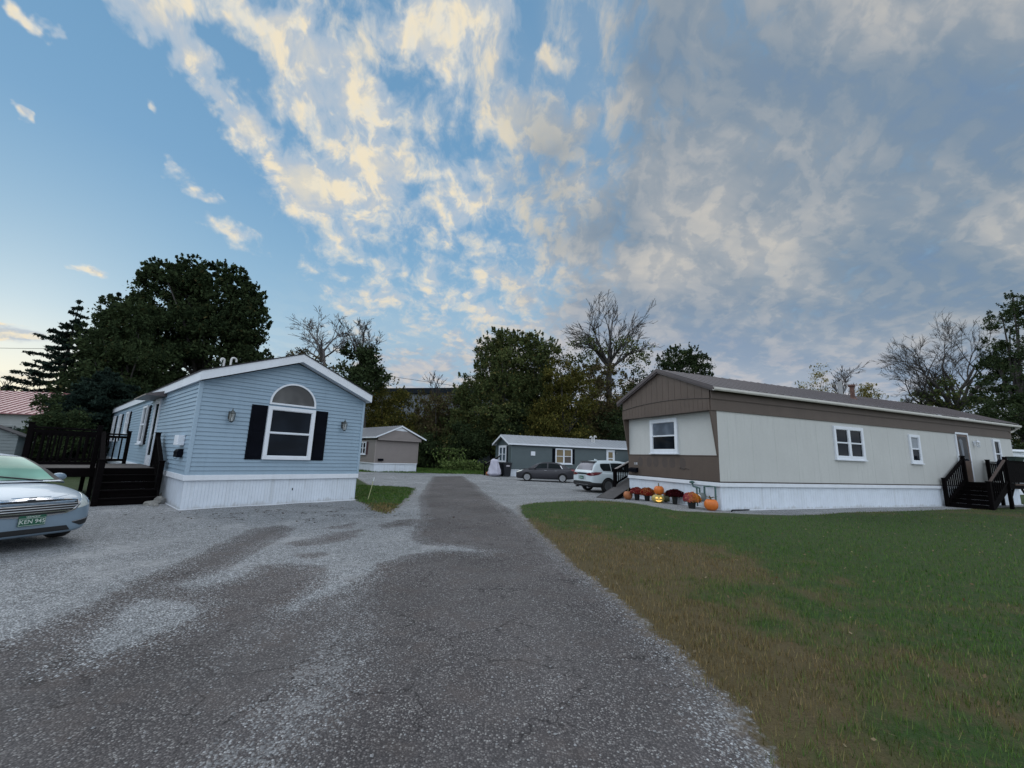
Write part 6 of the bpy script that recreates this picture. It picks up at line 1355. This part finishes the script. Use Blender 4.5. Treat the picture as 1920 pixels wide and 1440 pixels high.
for sg in (1,-1):
    mb=MB(); mb.tube([(-4.45,sg*.5,.28),(-4.64,sg*.5,.27)],.04,10); mb.build('exhaust',M_chrome,t)
sk.patch([(-.9,.7),(-.9,.71),(-2.4,.71),(-2.4,.7)],'right',.004,.01,.06)
for xa,xb in ((-1.45,-2.42),(-2.44,-3.2)):
    dr_=sk.patch([(xa,.52),(xb,.52),(xb,1.0),(xa,1.0)],'right',.004,.012,.07).build('door',PW,t,smooth=30); mb=MB(); mb.box(xb+.06,xb+.24,-.955,-.92,.90,.925); mb.build('handle',PW,dr_)
for xa,xb in ((-1.45,-2.42),(-2.44,-3.2)):
    dr_=sk.patch([(xa,.52),(xb,.52),(xb,1.0),(xa,1.0)],'left',.004,.012,.07).build('door',PW,t,smooth=30); mb=MB(); mb.box(xb+.06,xb+.24,.92,.955,.90,.925); mb.build('handle',PW,dr_)

# dark grey sedan in front of the slate house, broadside, nose to the left
PD=paint('dark_grey_paint',(.045,.044,.052),.5)
t=thing('parked_car','dark grey sedan parked broadside in front of the slate green house','car',(.596,31.64,-.15),R(172.4),sc=.962)
st=[(0,.24,.62,.66,.56),(-.06,.20,.68,.74,.70),(-.25,.18,.77,.84,.81),(-.6,.18,.85,.92,.86),(-1.15,.18,.92,1.0,.88),(-2.0,.18,.95,1.0,.88),(-3.0,.18,.97,1.02,.88),(-3.8,.20,1.0,1.06,.875),(-4.3,.24,1.0,1.08,.83),(-4.55,.32,.94,1.03,.74),(-4.62,.40,.84,.9,.64)]
hs=House_([(-.98,.985,.99),(-1.45,1.27,.98),(-1.95,1.45,.97),(-2.55,1.495,.97),(-3.15,1.45,.96),(-3.7,1.28,.95),(-4.12,1.075,.93)],lambda x:.955+.014*(-x-1.0),.81,.36)
bd,gh=car_base(t,st,hs,PD,[(-.90,.32),(-3.60,.32)],.37,None); sk=Skin([bd,gh])
for x in (-.90,-3.60):
    for sg in (1,-1): wheel(t,x,.785*sg,.32,.21,sg,(10,.030),M_alloy,.70)
for sg in (1,-1):
    dd='left' if sg>0 else 'right'
    hs.pane(lambda q:-1.42-.40*q,-2.42,.10,.90,sg).build('side_window',M_carglass,t,smooth=True); hs.pane(-2.50,lambda q:-3.50+.22*(q-.1),.10,.90,sg).build('side_window',M_carglass,t,smooth=True)
    hs.pane(lambda q:-3.54+.2*(q-.1),lambda q:-3.60+.2*(q-.1),.06,.75,sg,off=.012,nx=2).build('chrome_trim',M_chrome,t)
    for xa,xb in ((-1.38,-2.44),(-2.46,-3.25)):
        dr_=sk.patch([(xa,.30),(xb,.30),(xb,.94),(xa,.93)],dd,.004,.012,.07).build('door',PD,t,smooth=30); mb=MB(); mb.box(xb+.05,xb+.22,sg*.885-.02,sg*.885+.02,.845,.87); mb.build('handle',M_chrome,dr_)
    hl=[(.40,.66),(.62,.74),(.76,.80),(.80,.75),(.72,.68),(.5,.635)]; hl=[(sg*a,b_) for a,b_ in hl]; o=sk.patch(hl if sg>0 else hl[::-1],'front',.008,.012,.03).build('headlight',M_lens,t,smooth=30)
    c=[(-.14,.70),(-.20,.775),(-.50,.865),(-.62,.88),(-.50,.80),(-.3,.72)]; sk.patch(c,dd,.010,.012,.03).build('headlight_wrap',M_lens,o,smooth=30)
    c=[(-4.58,.84),(-4.55,.98),(-4.20,1.0),(-4.30,.90)]; o=sk.patch(c,dd,.010,.012,.03).build('taillight',mat('pink_red_lens',(.22,.05,.06),.2,.2),t,smooth=30)
    mirror(t,(-1.5,.84*sg,1.02),sg,PD)
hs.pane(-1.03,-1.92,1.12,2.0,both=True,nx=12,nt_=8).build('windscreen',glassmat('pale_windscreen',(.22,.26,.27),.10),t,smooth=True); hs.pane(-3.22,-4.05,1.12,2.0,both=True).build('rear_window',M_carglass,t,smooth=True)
sk.patch([(-.45,.50),(.45,.50),(.36,.66),(-.36,.66)],'front',.006,.01,.05).build('grille',M_cladding,t)
